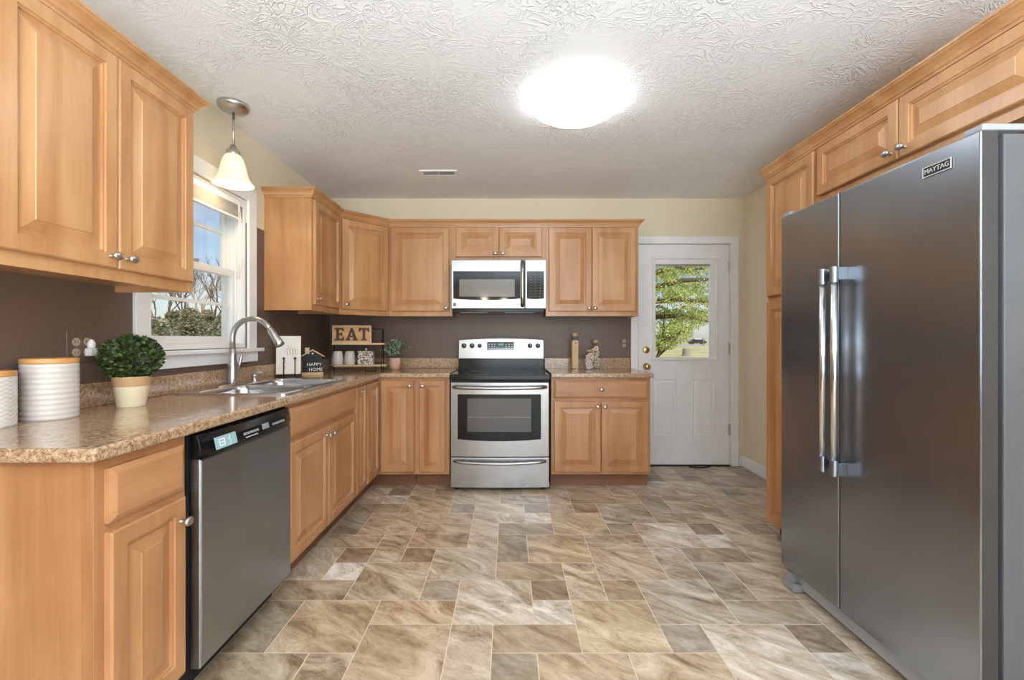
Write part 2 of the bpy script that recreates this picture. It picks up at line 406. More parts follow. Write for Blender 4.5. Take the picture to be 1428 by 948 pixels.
def textbm(s, size, depth=.001, align='CENTER', space=1.0):
    """lettering standing in the x,z plane, read from -y"""
    cu = bpy.data.curves.new('tmp', 'FONT'); cu.body = s; cu.size = size; cu.extrude = depth/2; cu.align_x = align; cu.align_y = 'CENTER'; cu.space_character = space; cu.resolution_u = 3
    o = bpy.data.objects.new('tmp', cu); COL.objects.link(o)
    me = bpy.data.meshes.new_from_object(o.evaluated_get(bpy.context.evaluated_depsgraph_get()))
    bm = bmesh.new(); bm.from_mesh(me); bpy.data.objects.remove(o); bpy.data.curves.remove(cu); bpy.data.meshes.remove(me)
    return xf(bm, rot=Matrix.Rotation(PI/2, 3, 'X'))
def dup(root, loc=None, rz=None, label=None, group=None):
    r = root.copy(); COL.objects.link(r)
    if loc is not None: r.location = loc
    if rz is not None: r.rotation_euler = (0, 0, rz)
    if label: r['label'] = label
    if group: r['group'] = group
    for ch in list(root.children):
        c = ch.copy(); COL.objects.link(c); c.parent = r
        for g in ch.children:
            d = g.copy(); COL.objects.link(d); d.parent = c
    return r
def tint_leaves(name, leaves, mat, parent=None, loc=(0, 0, 0), label=None):
    """leaves: list of (centre, normal-ish direction, length, width, colour)"""
    vs, fs, cs = [], [], []
    for c, d, L, w, col in leaves:
        d = Vector(d).normalized(); s = d.orthogonal().normalized()
        s = Matrix.Rotation(random.random()*6.28, 3, d) @ s; u = d.cross(s); c = Vector(c)
        b = len(vs)
        vs += [c-d*L*.5, c-d*L*.1+s*w*.5, c+d*L*.3+s*w*.38+u*w*.12, c+d*L*.5+u*w*.25, c+d*L*.3-s*w*.38+u*w*.12, c-d*L*.1-s*w*.5]
        fs.append((b, b+1, b+2, b+3, b+4, b+5)); cs += [(*col, 1)]*6
    me = bpy.data.meshes.new(name); me.from_pydata([tuple(v) for v in vs], [], fs)
    at = me.color_attributes.new('tint', 'FLOAT_COLOR', 'POINT'); at.data.foreach_set('color', [x for c in cs for x in c])
    return link(name, me, mat, parent, loc, label=label)

# ------------------------------------------------------------ room shell
XL, XR, YB, YR, ZC = -1.635, 2.13, 4.15, -3.3, 2.438
UX, UY, X0, Y0 = .1675, .169, -.065, 1.677
TILES = [(-5, 0, 2, 2, 'a'), (-3, -1, 2, 2, 'b'), (-1, 1, 2, 2, 'c'), (-4, 2, 2, 2, 'd'), (-2, 3, 2, 2, 'e'),
         (-3, 1, 2, 1, 'f'), (-6, 2, 2, 1, 'g'), (-6, 5, 2, 1, 'h'), (-4, 4, 1, 2, 'i'), (-1, 5, 1, 2, 'j'), (-6, 0, 1, 2, 'k'),
         (-2, 2, 1, 1, 'l'), (-5, 3, 1, 1, 'm'), (-5, 4, 1, 1, 'n'), (-3, 4, 1, 1, 'o')]
TC = dict(a=(.47, .35, .23), b=(.43, .32, .22), c=(.52, .43, .34), d=(.48, .38, .25), e=(.43, .36, .28), f=(.45, .34, .23), g=(.36, .27, .18),
          h=(.38, .29, .19), i=(.49, .40, .29), j=(.48, .37, .27), k=(.32, .26, .19), l=(.32, .26, .20), m=(.58, .53, .46), n=(.29, .20, .13), o=(.37, .28, .18))
def build_floor():
    vs, fs, c1, c2 = [], [], [], []
    def face(pts, col, sh):
        b = len(vs); vs.extend(pts); fs.append(tuple(range(b, b+4))); c1.extend([col]*4); c2.extend([sh]*4)
    g = .0019
    rnd = random.Random(3)
    for a in range(-5, 8):
        for b in range(-12, 12):
            for (c, r, w, h, k) in TILES:
                cc, rr = c+6*a, r-2*a+6*b
                x0, x1, y0, y1 = X0+UX*cc, X0+UX*(cc+w), Y0+UY*rr, Y0+UY*(rr+h)
                x0, x1, y0, y1 = max(x0, XL), min(x1, XR), max(y0, YR), min(y1, YB)
                if x1-x0 < .004 or y1-y0 < .004: continue
                j = rnd.uniform(.93, 1.08)*.98; t = [q*.92+m_*.08 for q, m_ in zip(TC[k], (.45, .37, .28))]; w_ = min(.6, max(0, rnd.uniform(.0, .2)+max(0, (x0+.1)*.16))); gy = sum(t)/3  # greyer towards the right: cool light painted into the tile tint
                col = (*[min(1, (q*(1-w_)+gy*w_)*j*1.02) for q in t], 1)
                sh = (rnd.random(), rnd.random(), rnd.random(), 1)
                o = [(x0, y0), (x1, y0), (x1, y1), (x0, y1)]; i = [(x0+g, y0+g), (x1-g, y0+g), (x1-g, y1-g), (x0+g, y1-g)]
                face([(*p, 0) for p in i], col, sh)
                for q in range(4): face([(*o[q], 0), (*o[(q+1) % 4], 0), (*i[(q+1) % 4], 0), (*i[q], 0)], (.68, .58, .45, 0), sh)
    # slab under the vinyl
    b = len(vs); vs.extend([(XL-.15, YR-.15, -.002), (XR+.15, YR-.15, -.002), (XR+.15, YB+.15, -.002), (XL-.15, YB+.15, -.002),
               (XL-.15, YR-.15, -.2), (XR+.15, YR-.15, -.2), (XR+.15, YB+.15, -.2), (XL-.15, YB+.15, -.2)])
    fs.extend([(b, b+1, b+2, b+3), (b+7, b+6, b+5, b+4), (b, b+4, b+5, b+1), (b+1, b+5, b+6, b+2), (b+2, b+6, b+7, b+3), (b+3, b+7, b+4, b)])
    c1.extend([(.4, .35, .3, 0)]*8); c2.extend([(0, 0, 0, 1)]*8)
    me = bpy.data.meshes.new('floor'); me.from_pydata(vs, [], fs)
    for nm, dat in (('tint', c1), ('shift', c2)):
        at = me.color_attributes.new(nm, 'FLOAT_COLOR', 'POINT'); at.data.foreach_set('color', [x for c in dat for x in c])
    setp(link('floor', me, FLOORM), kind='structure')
build_floor()
setp(link('ceiling', B((XL-.15, XR+.15, YR-.15, YB+.15, ZC, ZC+.2)), CEIL), kind='structure')
# left wall with the window hole; local x -> world y, local y -> world z, thickness towards -x
WY0, WY1, WZ0, WZ1 = 2.06, 2.835, 1.10, 2.02
M_L = Matrix(((0, 0, -1), (1, 0, 0), (0, 1, 0)))      # (a,b,c) -> (-c, a, b)
bm = cells([YR, WY0, WY1, YB+.15], [0, WZ0, WZ1, ZC], {(1, 1)}, 0, .15); xf(bm, (XL, 0, 0), M_L)
setp(link('wall_left', bm, WALL_L), kind='structure')
# back wall with door hole
DX0, DX1, DZ1 = 1.175, 2.012, 2.022
M_B = Matrix(((1, 0, 0), (0, 0, 1), (0, 1, 0)))       # (a,b,c) -> (a, c, b)
bm = cells([XL, DX0-.02, DX1+.02, XR], [0, DZ1+.02, ZC], {(1, 0)}, 0, .15); xf(bm, (0, YB, 0), M_B)
setp(link('wall_back', bm, WALL_B), kind='structure')
# right wall with the opening of the added window
RY0, RY1, RZ0, RZ1 = -2.55, -.85, .85, 2.05
bm = cells([YR, RY0, RY1, YB+.15], [0, RZ0, RZ1, ZC], {(1, 1)}, 0, .12); xf(bm, (XR+.12, 0, 0), M_L)
setp(link('wall_right', bm, WALL_P), kind='structure')
PX0, PX1, PZ1 = -.75, 1.85, 2.08
bm = cells([XL, PX0, PX1, XR], [0, PZ1, ZC], {(1, 0)}, -.15, 0); xf(bm, (0, YR, 0), M_B)
setp(link('wall_rear', bm, WALL_P), kind='structure')
def frame(bmx, x0, x1, z0, z1, y0, y1, w, sill=True):
    box(bmx, x0, x0+w, y0, y1, z0, z1); box(bmx, x1-w, x1, y0, y1, z0, z1); box(bmx, x0+w, x1-w, y0, y1, z1-w, z1)
    if sill: box(bmx, x0+w, x1-w, y0, y1, z0, z0+w)
# baseboards
setp(link('baseboard_right', B((XR-.014, XR, 2.705, YB, 0, .095)), WHITE, bevel=.004), kind='structure')
setp(link('baseboard_back', B((2.09, XR-.015, YB-.014, YB, 0, .095)), WHITE, bevel=.004), kind='structure')
# patio door added for the rear fill light (seen only in reflections)
d3 = setp(thing('added_patio_door', None, None, (PX0, YR-.1, 0)), kind='structure')
bm = bmesh.new(); frame(bm, 0, 1.3, 0, PZ1, 0, .05, .06); frame(bm, 1.3, 2.6, 0, PZ1, .03, .08, .06); link('door_frame', bm, VINYL, d3)
link('pane', B((.06, 1.24, .02, .026, .06, PZ1-.06), (1.36, 2.54, .05, .056, .06, PZ1-.06)), GLASS, d3)
w3 = setp(thing('added_side_window', None, None, (XR+.05, RY0, RZ0), PI/2), kind='structure')  # unseen window added for the side fill light
bm = bmesh.new(); frame(bm, 0, 1.7, 0, 1.2, 0, .05, .05); box(bm, .82, .88, 0, .05, .05, 1.15); link('window_frame', bm, VINYL, w3)
link('pane', B((.05, .82, .02, .026, .05, 1.15), (.88, 1.65, .02, .026, .05, 1.15)), GLASS, w3)

# ------------------------------------------------------------ window over the sink; local frame: x -> world +y, -y -> world +x (into the room)
w1 = setp(thing('window_1', None, None, (XL, WY0, WZ0), PI/2), kind='structure')
WW, WH_ = WY1-WY0, WZ1-WZ0
bm = bmesh.new(); cw = .085
for (a, b_, c, d) in ((-cw, 0, -.0, WH_+cw), (WW, WW+cw, -.0, WH_+cw), (0, WW, WH_, WH_+cw)): box(bm, a, b_, -.018, 0, c, d)
link('casing', bm, WHITE, w1, bevel=.003)
bm = bmesh.new(); e = .004
box(bm, e, .02, e, .145, e, WH_-e); box(bm, WW-.02, WW-e, e, .145, e, WH_-e); box(bm, .02, WW-.02, e, .145, WH_-.02, WH_-e); box(bm, .02, WW-.02, e, .145, e, .03)
box(bm, .02, .032, .045, .055, .03, WH_-.02); box(bm, WW-.032, WW-.02, .045, .055, .03, WH_-.02); box(bm, .02, .032, .09, .10, .03, WH_-.02); box(bm, WW-.032, WW-.02, .09, .10, .03, WH_-.02)
link('jamb', bm, VINYL, w1)
link('window_sill', B((-cw-.035, WW+cw+.035, -.05, .004, -.022, 0.0)), WHITE, w1, bevel=.006, seg=3)
link('apron', B((-cw-.01, WW+cw+.01, -.02, 0, -.085, -.022)), WHITE, w1, bevel=.004)
def sash(name, z0, z1, y0, muntin):
    bm = bmesh.new(); frame(bm, .02, WW-.02, z0, z1, y0, y0+.032, .042); o = link(name, bm, VINYL, w1, bevel=.003)
    link('muntin', B((.06, WW-.06, y0+.008, y0+.022, muntin-.009, muntin+.009)), VINYL, o)
    link('pane', B((.058, WW-.058, y0+.014, y0+.018, z0+.038, z1-.038)), GLASS, o)
    return o
so = sash('lower_sash', .03, .475, .052, .26); sash('upper_sash', .445, WH_-.02, .098, .70)
link('sash_lock', join(B((WW*.5-.03, WW*.5+.03, .053, .075, .475, .483)), T([(WW*.5-.005, .062, .485), (WW*.5+.035, .058, .492)], .006)), GREYP, w1)
bl = thing('window_blind', 'white mini blind raised to the top of the window over the sink', 'blind', (XL, WY0+.023, WZ1-.0215), PI/2)
BW = WW-.046
link('headrail', B((0, BW, .004, .034, -.032, 0)), WHITE, bl, bevel=.002)
bm = bmesh.new()
for k in range(10): box(bm, .004, BW-.004, .006, .031, -.0365-.0072*k-.0022, -.0365-.0072*k)
link('slat', bm, plain('slat_grey_white', (.60, .60, .58), .5), bl, label='stack of thin raised slats')
link('bottom_rail', B((.004, BW-.004, .006, .031, -.118, -.106)), VINYL, bl, bevel=.002)
bm = bmesh.new(); cx = BW-.055
tube(bm, [(cx, -.002, -.02), (cx+.012, -.004, -.14), (cx+.004, -.005, -.28), (cx-.012, -.005, -.40), (cx-.018, -.005, -.46)], .0022, 8)
tube(bm, [(cx-.01, -.002, -.02), (cx-.006, -.004, -.15), (cx+.016, -.006, -.30), (cx+.004, -.007, -.42), (cx-.012, -.005, -.47), (cx-.03, -.006, -.44), (cx-.024, -.006, -.41)], .0022, 8)
tube(bm, [(cx-.018, -.005, -.44), (cx-.018, -.005, -.475)], [.004, .008], 8)
link('cord', bm, WHITE, bl, smooth=True)

# ------------------------------------------------------------ back door
d1 = setp(thing('door_1', None, None, (DX0, YB, 0)), kind='structure')
DW = DX1-DX0
bm = bmesh.new(); box(bm, -.068, -.004, -.018, 0, 0, DZ1+.07); box(bm, DW+.004, DW+.072, -.018, 0, 0, DZ1+.07); box(bm, -.004, DW+.004, -.018, 0, DZ1+.004, DZ1+.07)
link('casing', bm, WHITE, d1, bevel=.004)
bm = bmesh.new(); box(bm, -.0195, -.001, 0, .145, 0, DZ1+.018); box(bm, DW+.001, DW+.0195, 0, .145, 0, DZ1+.018); box(bm, -.001, DW+.001, 0, .145, DZ1+.001, DZ1+.018)
link('jamb', bm, WHITE, d1)
gx0, gx1, gz0, gz1 = .15, .655, .985, 1.90      # light opening in leaf
def dleaf():
    # leaf with embossed lower panels: front built from rings on a cell grid
    xs = [.004, .095, .325, .455, .685, DW-.004]; zs = [.012, .25, .80, .90, .955, 1.93, DZ1-.004]
    bm = cells([.004, gx0-.01, gx1+.01, DW-.004], [.012, gz0-.01, gz1+.01, DZ1-.004], {(1, 1)}, 0, .042)
    xf(bm, (0, .006, 0), M_B)
    return bm
leaf = link('door_leaf', dleaf(), DOORW, d1, bevel=.002)
def emb(x0, x1, z0, z1):
    bm = rings_panel(x1-x0, z1-z0, [(0, .008), (0, .003), (.007, -.003), (.015, .0035), (.027, .0035), (.037, -.001)]); return xf(bm, ((x0+x1)/2, 0, (z0+z1)/2))
px = lambda p: (p-710)/153.0-DX0
for (a, b_) in ((px(910), px(943.5)), (px(965), px(997))):
    link('door_panel', emb(a, b_, .27, .80), DOORW, d1)
bm = bmesh.new(); frame(bm, px(909), px(1001), 1.155-(502-473)/153., 1.155+(473-358)/153., -.013, .03, .020)
link('light_frame', bm, DOORW, d1, bevel=.004)
GX0, GX1, GZ0, GZ1 = px(914.5), px(991), 1.155-25.5/153., 1.155+103/153.
bm = bmesh.new(); box(bm, px(912), GX0, .006, .03, GZ0-.02, GZ1+.06); box(bm, GX1, px(999), .004, .03, GZ0-.02, GZ1+.06); box(bm, GX0, GX1, .006, .03, GZ0-.02, GZ0); box(bm, GX0, GX1, .004, .03, GZ1+.012, GZ1+.06)
link('blind_track', bm, VINYL, d1)
link('blind_head', B((GX0, GX1, .012, .024, GZ1-.004, GZ1+.014)), GREYP, d1)
link('slider_tab', B((px(993.5), px(997), -.004, .004, 1.155+8/153., 1.155+20/153.)), WHITE, d1, bevel=.001)
link('pane', B((GX0, GX1, .016, .019, GZ0, GZ1), (GX0, GX1, .034, .037, GZ0, GZ1)), GLASS, d1)
def ydisc(r, y0, y1, n=24):
    return xf(lathe([(0, 0), (r, 0), (r, y1-y0), (0, y1-y0)], n), (0, y0, 0), Matrix.Rotation(-PI/2, 3, 'X'))
kx = px(901.5)
kn = link('door_knob', xf(lathe([(.0, -.004), (.032, -.004), (.032, .004), (.012, .008), (.011, .026), (.022, .034), (.027, .046), (.022, .058), (.012, .062), (0, .062)], 28), (0, 0, 0), Matrix.Rotation(PI/2, 3, 'X')), BRASS, d1, (kx, .004, 1.155-38/153.), smooth=True)
db = link('deadbolt', xf(lathe([(0, -.004), (.032, -.004), (.030, .006), (.020, .010), (0, .010)], 28), (0, 0, 0), Matrix.Rotation(PI/2, 3, 'X')), BRASS, d1, (kx, .004, 1.155-15/153.), smooth=True)
link('thumb_turn', B((-.005, .005, -.024, -.008, -.017, .017)), BRASS, db, bevel=.003)
for zz in (1.155+102/153., 1.155-13/153., 1.155-126/153.):
    link('hinge', join(B((-.012, .012, -.0065, .004, -.05, .05)), T([(-.0, -.008, -.052), (-.0, -.008, .052)], .006, 10)), HINGE, d1, (DW, .003, zz))
link('threshold', B((-.0, DW, -.012, .145, 0, .011)), BLKM, d1)
cd = T([(1.62, 4.10, .006), (1.70, 4.075, .006), (1.78, 4.09, .008), (1.85, 4.12, .012), (1.90, 4.118, .006)], .005, 8)
setp(link('cord', cd, BLKM, smooth=True), 'short black cord lying on the floor below the white back door', 'cord')

# ------------------------------------------------------------ cabinets
TH = .020
def cab_door(parent, x0, x1, z0, z1, knob=None, label=None, mat=None):
    if mat is None: mat = WV if 'wall' in parent.name or 'pantry' in parent.name or 'fridge' in parent.name else WBV
    w, h = x1-x0, z1-z0; s = min(1, min(w, h)/.25)
    rg = [(0, 0), (0, -.015), (.002, -.018), (.005, -.020), (.046*s, -.020), (.048*s, -.0145), (.053*s, -.0145), (.055*s, -.0070), (.062*s, -.0070), (.094*s, -.0170), (.0955*s, -.0192)]
    o = link('door', rings_panel(w, h, rg), mat or WV, parent, ((x0+x1)/2, 0, (z0+z1)/2), label=label)
    if knob: add_knob(o, knob[0]-(x0+x1)/2, knob[1]-(z0+z1)/2)
    return o
def add_knob(o, x, z):
    bm = xf(lathe([(0, -.002), (.008, -.002), (.0075, .002), (.0048, .006), (.0048, .013), (.010, .017), (.0155, .021), (.0165, .025), (.0135, .0295), (.006, .0315), (0, .032)], 20, sx=1.1, sy=.85), rot=Matrix.Rotation(PI/2, 3, 'X'))
    link('knob', bm, NICK, o, (x, -TH, z), smooth=True)
def drawer(parent, x0, x1, z0, z1, knob=True, name='drawer', label=None):
    rg = [(0, 0), (0, -.012), (.004, -.014), (.013, -.0185), (.017, -.020)]
    o = link(name, rings_panel(x1-x0, z1-z0, rg), WBH, parent, ((x0+x1)/2, 0, (z0+z1)/2), label=label)
    if knob: add_knob(o, 0, 0)
    return o
BH = .857
def base_cab(name, label, loc, rz, w, d=.605, h=BH, hollow=False):
    t = thing(name, label, 'cabinet', loc, rz)
    if hollow: bm = B((0, w, 0, .012, .105, h), (0, .016, .012, d, .105, h), (w-.016, w, .012, d, .105, h), (.016, w-.016, .012, d, .105, .120), (.016, w-.016, d-.008, d, .120, h))
    else: bm = B((0, w, 0, d, .105, h))
    link('body', bm, WBV, t, bevel=0 if hollow else .0015)
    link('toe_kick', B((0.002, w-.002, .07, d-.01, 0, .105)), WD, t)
    return t
XF = -1.02
# left run, x local -> world +y
c = base_cab('base_cabinet', 'maple base cabinet with one drawer and door at near end of the left worktop', (XF, 1.117, 0), PI/2, .315)
drawer(c, .03, .295, .690, .830, knob=False); cab_door(c, .03, .295, .127, .668, (.272, .60))
link('end_stile', B((-.0025, 0, .001, .027, .105, BH-.002)), WBV, c, bevel=.0008)
c = base_cab('sink_cabinet', 'maple sink base cabinet with long false front, right of the dishwasher', (XF, 2.070, 0), PI/2, .915, hollow=True)
drawer(c, .02, .90, .698, .836, knob=False, name='false_front'); cab_door(c, .02, .455, .127, .675, (.428, .63)); cab_door(c, .460, .90, .127, .675, (.487, .63))
c = base_cab('base_cabinet', 'narrow maple base cabinet between the sink cabinet and the corner', (XF, 2.986, 0), PI/2, .222)
cab_door(c, .010, .215, .127, .836, (.10, .80))
# corner cabinet: L shaped body, two doors meeting in the corner
c = thing('corner_cabinet', 'maple corner base cabinet with two full-height doors meeting in the corner', 'cabinet', (XL+.005, 3.209, 0))
xx = XF-(XL+.005); yy = 3.54-3.209; D2 = YB-.005-3.209
bm = cells([0, xx, -.735-(XL+.005)], [0, yy, D2], {(1, 0)}, .105, BH); link('body', bm, WBV, c)
bm = cells([.01, xx-.07, -.737-(XL+.005)], [.002, yy+.07, D2-.01], {(1, 0)}, 0, .105); link('toe_kick', bm, WD, c)
q = cab_door(c, -.14, .14, .127, .836); q.location = (xx, .165, .4815); q.rotation_euler = (0, 0, PI/2)
q = cab_door(c, -.127, .127, .127, .836, (.10, .795)); q.location = (xx+.153, yy, .4815)
YF = 3.54
c = base_cab('base_cabinet', 'narrow one-door maple base cabinet against left side of the range', (-.733, YF, 0), 0, .270)
cab_door(c, .035, .240, .127, .836, (.062, .795))
c = base_cab('base_cabinet', 'maple base cabinet with wide drawer over two doors, right of the range', (.326, YF, 0), 0, .772)
drawer(c, .022, .752, .698, .836); cab_door(c, .022, .384, .127, .675, (.358, .635)); cab_door(c, .388, .752, .127, .675, (.414, .635))

def upper_cab(name, label, loc, rz, w, h, d=.305, top=2.12):
    t = thing(name, label, 'cabinet', loc, rz); z0 = top-h
    bm = bmesh.new(); box(bm, 0, w, 0, d, .025, h)
    box(bm, 0, w, 0, .019, 0, .025); box(bm, 0, .012, .019, d, 0, .025); box(bm, w-.012, w, .019, d, 0, .025)
    link('body', bm, WV, t); t.location.z = z0
    return t
UD = lambda z: z-1.35
c = upper_cab('wall_cabinet', 'large two-door maple wall cabinet nearest the camera, left of the window', (-1.32, 1.138, 0), PI/2, .762, .77, .315)
cab_door(c, .020, .3785, .04, .745, (.350, .077)); cab_door(c, .3825, .742, .04, .745, (.412, .077))
c = upper_cab('wall_cabinet', 'maple wall cabinet right of the window with plain side facing the room', (-1.32, 3.04, 0), PI/2, .498, .77, .315)
cab_door(c, .02, .475, .04, .745, (.052, .078))
# diagonal corner wall cabinet
c = thing('corner_wall_cabinet', 'diagonal maple corner wall cabinet with one angled door', 'cabinet', (XL, YB, 1.35))
P = [(0, 0), (0, 3.541-YB), (-1.32-XL, 3.541-YB), (-1.0165-XL, 3.845-YB), (-1.0165-XL, 0)]
bm = bmesh.new(); a = [bm.verts.new((x, y, .02)) for x, y in P]; b_ = [bm.verts.new((x, y, .77)) for x, y in P]
bm.faces.new(a); bm.faces.new(b_[::-1])
for i in range(5): bm.faces.new((a[i], b_[i], b_[(i+1) % 5], a[(i+1) % 5]))
link('body', bm, WV, c)
L = .43; cx, cy = (P[2][0]+P[3][0])/2, (P[2][1]+P[3][1])/2
q = cab_door(c, -.200, .200, .04, .745, (-.168, .078)); q.location = (cx, cy, .3925); q.rotation_euler = (0, 0, PI/4)
fr = link('face_rail', xf(B((-.2145, .2145, .0, .019, 0, .02))), WV, c, (cx, cy, 0), (0, 0, PI/4))
c = upper_cab('wall_cabinet', 'single-door maple wall cabinet left of the microwave', (-1.014, 3.845, 0), 0, .535, .77)
cab_door(c, .020, .510, .04, .745, (.485, .068))
c = upper_cab('short_wall_cabinet', 'short two-door maple wall cabinet above the microwave', (-.478, 3.845, 0), 0, .786, .305)
cab_door(c, .030, .390, .032, .282, (.362, .060)); cab_door(c, .394, .754, .032, .282, (.424, .060))
c = upper_cab('wall_cabinet', 'two-door maple wall cabinet between the microwave and the back door', (.309, 3.845, 0), 0, .781, .77)
cab_door(c, .024, .386, .04, .745, (.362, .066)); cab_door(c, .390, .757, .04, .745, (.414, .066))
# right run, x local -> world -y
c = thing('pantry_cabinet', 'tall maple pantry cabinet behind the refrigerator, by the right wall', 'cabinet', (1.535, 2.70, 0), -PI/2)
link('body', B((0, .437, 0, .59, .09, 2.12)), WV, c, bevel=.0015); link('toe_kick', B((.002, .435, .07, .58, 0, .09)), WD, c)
cab_door(c, .015, .425, 1.405, 2.095); cab_door(c, .015, .425, .09, 1.372)
c = upper_cab('fridge_cabinet', 'wide two-door maple cabinet above the refrigerator', (1.535, 2.261, 0), -PI/2, 1.00, .30, .59)
cab_door(c, .015, .482, .04, .275, (.452, .072)); cab_door(c, .487, .985, .04, .275, (.517, .072))

def crown(name, label, path, z0=2.102):
    prof = [(0, 0), (.006, .001), (.008, .010), (.014, .014), (.018, .026), (.028, .038), (.038, .043), (.040, .048), (.045, .050), (.046, .058), (0, .058)]
    bm = bmesh.new(); rings = []; P = [Vector(p) for p in path]
    ns = []
    for a, b in zip(P, P[1:]):
        d = (b-a).normalized(); ns.append(Vector((d.y, -d.x)))
    for i, p in enumerate(P):
        if i == 0: m = ns[0]
        elif i == len(P)-1: m = ns[-1]
        else: m = (ns[i-1]+ns[i])/(1+ns[i-1].dot(ns[i]))
        rings.append([bm.verts.new((p.x+m.x*(o+.0005), p.y+m.y*(o+.0005), z0+z)) for o, z in prof])
    n = len(prof)
    for a, b in zip(rings, rings[1:]):
        for k in range(n): bm.faces.new((a[k], a[(k+1) % n], b[(k+1) % n], b[k]))
    bm.faces.new(rings[0]); bm.faces.new(rings[-1][::-1])
    setp(link(name, bm, WH), label, 'moulding')
crown('crown_moulding', 'maple crown moulding on top of the large cabinet nearest the camera, left of window', [(-1.32, 1.14), (-1.32, 1.90), (XL, 1.90)])
crown('crown_moulding', 'maple crown moulding running round the corner above the back wall cabinets', [(XL, 3.04), (-1.32, 3.04), (-1.32, 3.541), (-1.0165, 3.845), (1.09, 3.845), (1.09, YB)])
crown('crown_moulding', 'maple crown moulding above the refrigerator and pantry on the right', [(XR, 2.70), (1.535, 2.70), (1.535, 1.26)])
# the crown of the left run faces the room: path direction chosen so that outward is to the right of travel

# ------------------------------------------------------------ worktops
CT = .893; CB = .8572
SX0, SX1, SY0, SY1 = -1.585, -1.045, 2.135, 2.955
wt = thing('worktop', 'long L-shaped brown speckled laminate worktop with the sink let in', 'worktop')
bm = cells([XL+.001, SX0+.012, SX1-.012, -.99, -.456], [1.087, SY0+.012, SY1-.012, 3.505, YB-.001], {(1, 1), (3, 0), (3, 1), (3, 2)}, CB, CT)
link('slab', bm, LAM, wt, bevel=.009, seg=4)
link('backsplash', B((XL+.001, XL+.020, 1.10, YB-.001, CT, CT+.092), (XL+.020, -.456, YB-.020, YB-.001, CT, CT+.092)), LAM, wt, bevel=.004)
wt2 = thing('worktop', 'short speckled laminate worktop between the range and the back door', 'worktop')
link('slab', B((.322, 1.118, 3.505, YB-.019, CB, CT), ), LAM, wt2, bevel=.009, seg=4)
link('backsplash', B((.322, 1.10, YB-.020, YB-.001, CB+.01, CT+.092)), LAM, wt2, bevel=.004)

# ------------------------------------------------------------ sink
sk = thing('kitchen_sink', 'stainless double-bowl drop-in sink under the window', 'sink', (0, 0, CT))
ym = (SY0+SY1)/2
b1 = (SX0+.085, SX1-.03, SY0+.03, ym-.015); b2 = (SX0+.085, SX1-.03, ym+.015, SY1-.03)
rim = xf(fill2d([rrect(SX0, SX1, SY0, SY1, .03), rrect(*b1, .06), rrect(*b2, .06)], .006), (0, 0, .0035))
link('rim', rim, SINKM, sk, bevel=.002)
for bb in (b1, b2):
    bm = bmesh.new(); prev = None
    for ins, z, r in ((-.001, .0065, .06), (.004, 0, .06), (.008, -.02, .06), (.016, -.14, .06), (.03, -.165, .07), (.06, -.175, .06)):
        ring = [bm.verts.new((x, y, z)) for x, y in rrect(bb[0]+ins, bb[1]-ins, bb[2]+ins, bb[3]-ins, r)]
        if prev:
            for i in range(len(ring)): bm.faces.new((prev[i], ring[i], ring[(i+1) % len(ring)], prev[(i+1) % len(ring)]))
        prev = ring
    bm.faces.new(prev[::-1])
    bo = link('bowl', bm, SINKM, sk, smooth=True)
    link('drain', lathe([(0, 0), (.042, 0), (.042, .004), (.034, .003), (.03, -.0), (0, 0)], 24), CHR, bo, ((bb[0]+bb[1])/2, (bb[2]+bb[3])/2, -.1745))
# faucet
FX, FY = -1.540, 2.535
fa = thing('kitchen_faucet', 'brushed nickel gooseneck pull-down faucet behind the sink', 'faucet', (FX, FY, CT+.0065))
link('escutcheon', xf(lathe([(0, 0), (.036, 0), (.036, .004), (.030, .009), (0, .009)], 32), scale=(.85, 3.3, 1)), NICK, fa, smooth=True)
link('base', lathe([(.029, .008), (.029, .03), (.025, .10), (.0185, .165), (.0165, .20), (0, .20)], 28), NICK, fa, smooth=True)
pts = [(0, 0, .19), (0, 0, .26)]
for k in range(13):
    a = PI-PI*.86*k/12; pts.append((.11+.11*math.cos(a), 0, .265+.105*math.sin(a)))
link('spout', T(pts, [.0165]+[.0145]*(len(pts)-1), 16), NICK, fa, smooth=True)
e = Vector(pts[-1]); dd = (Vector(pts[-1])-Vector(pts[-2])).normalized()
link('spray_head', T([e-dd*.006, e, e+dd*.004, e+dd*.04, e+dd*.085, e+dd*.105, e+dd*.108], [.0145, .0165, .0175, .019, .024, .0245, .018], 20), NICK, fa, smooth=True)
link('lever', join(T([(0, .02, .075), (0, .055, .075)], [.017, .017], 16), T([(0, .048, .085), (.006, .056, .115), (.012, .060, .15), (.014, .062, .168)], [.009, .008, .010, .006], 10)), NICK, fa, smooth=True)
sd = thing('soap_dispenser', 'small nickel soap dispenser pump beside the faucet', 'soap dispenser', (-1.535, 2.745, CT+.0065))
link('base', lathe([(0, 0), (.020, 0), (.020, .004), (.014, .010), (.012, .028), (.017, .034), (.017, .045), (0, .047)], 24), NICK, sd, smooth=True)
link('nozzle', T([(0, 0, .040), (0, 0, .058), (.02, 0, .060), (.045, 0, .054)], [.007, .008, .006, .005], 10), NICK, sd, smooth=True)

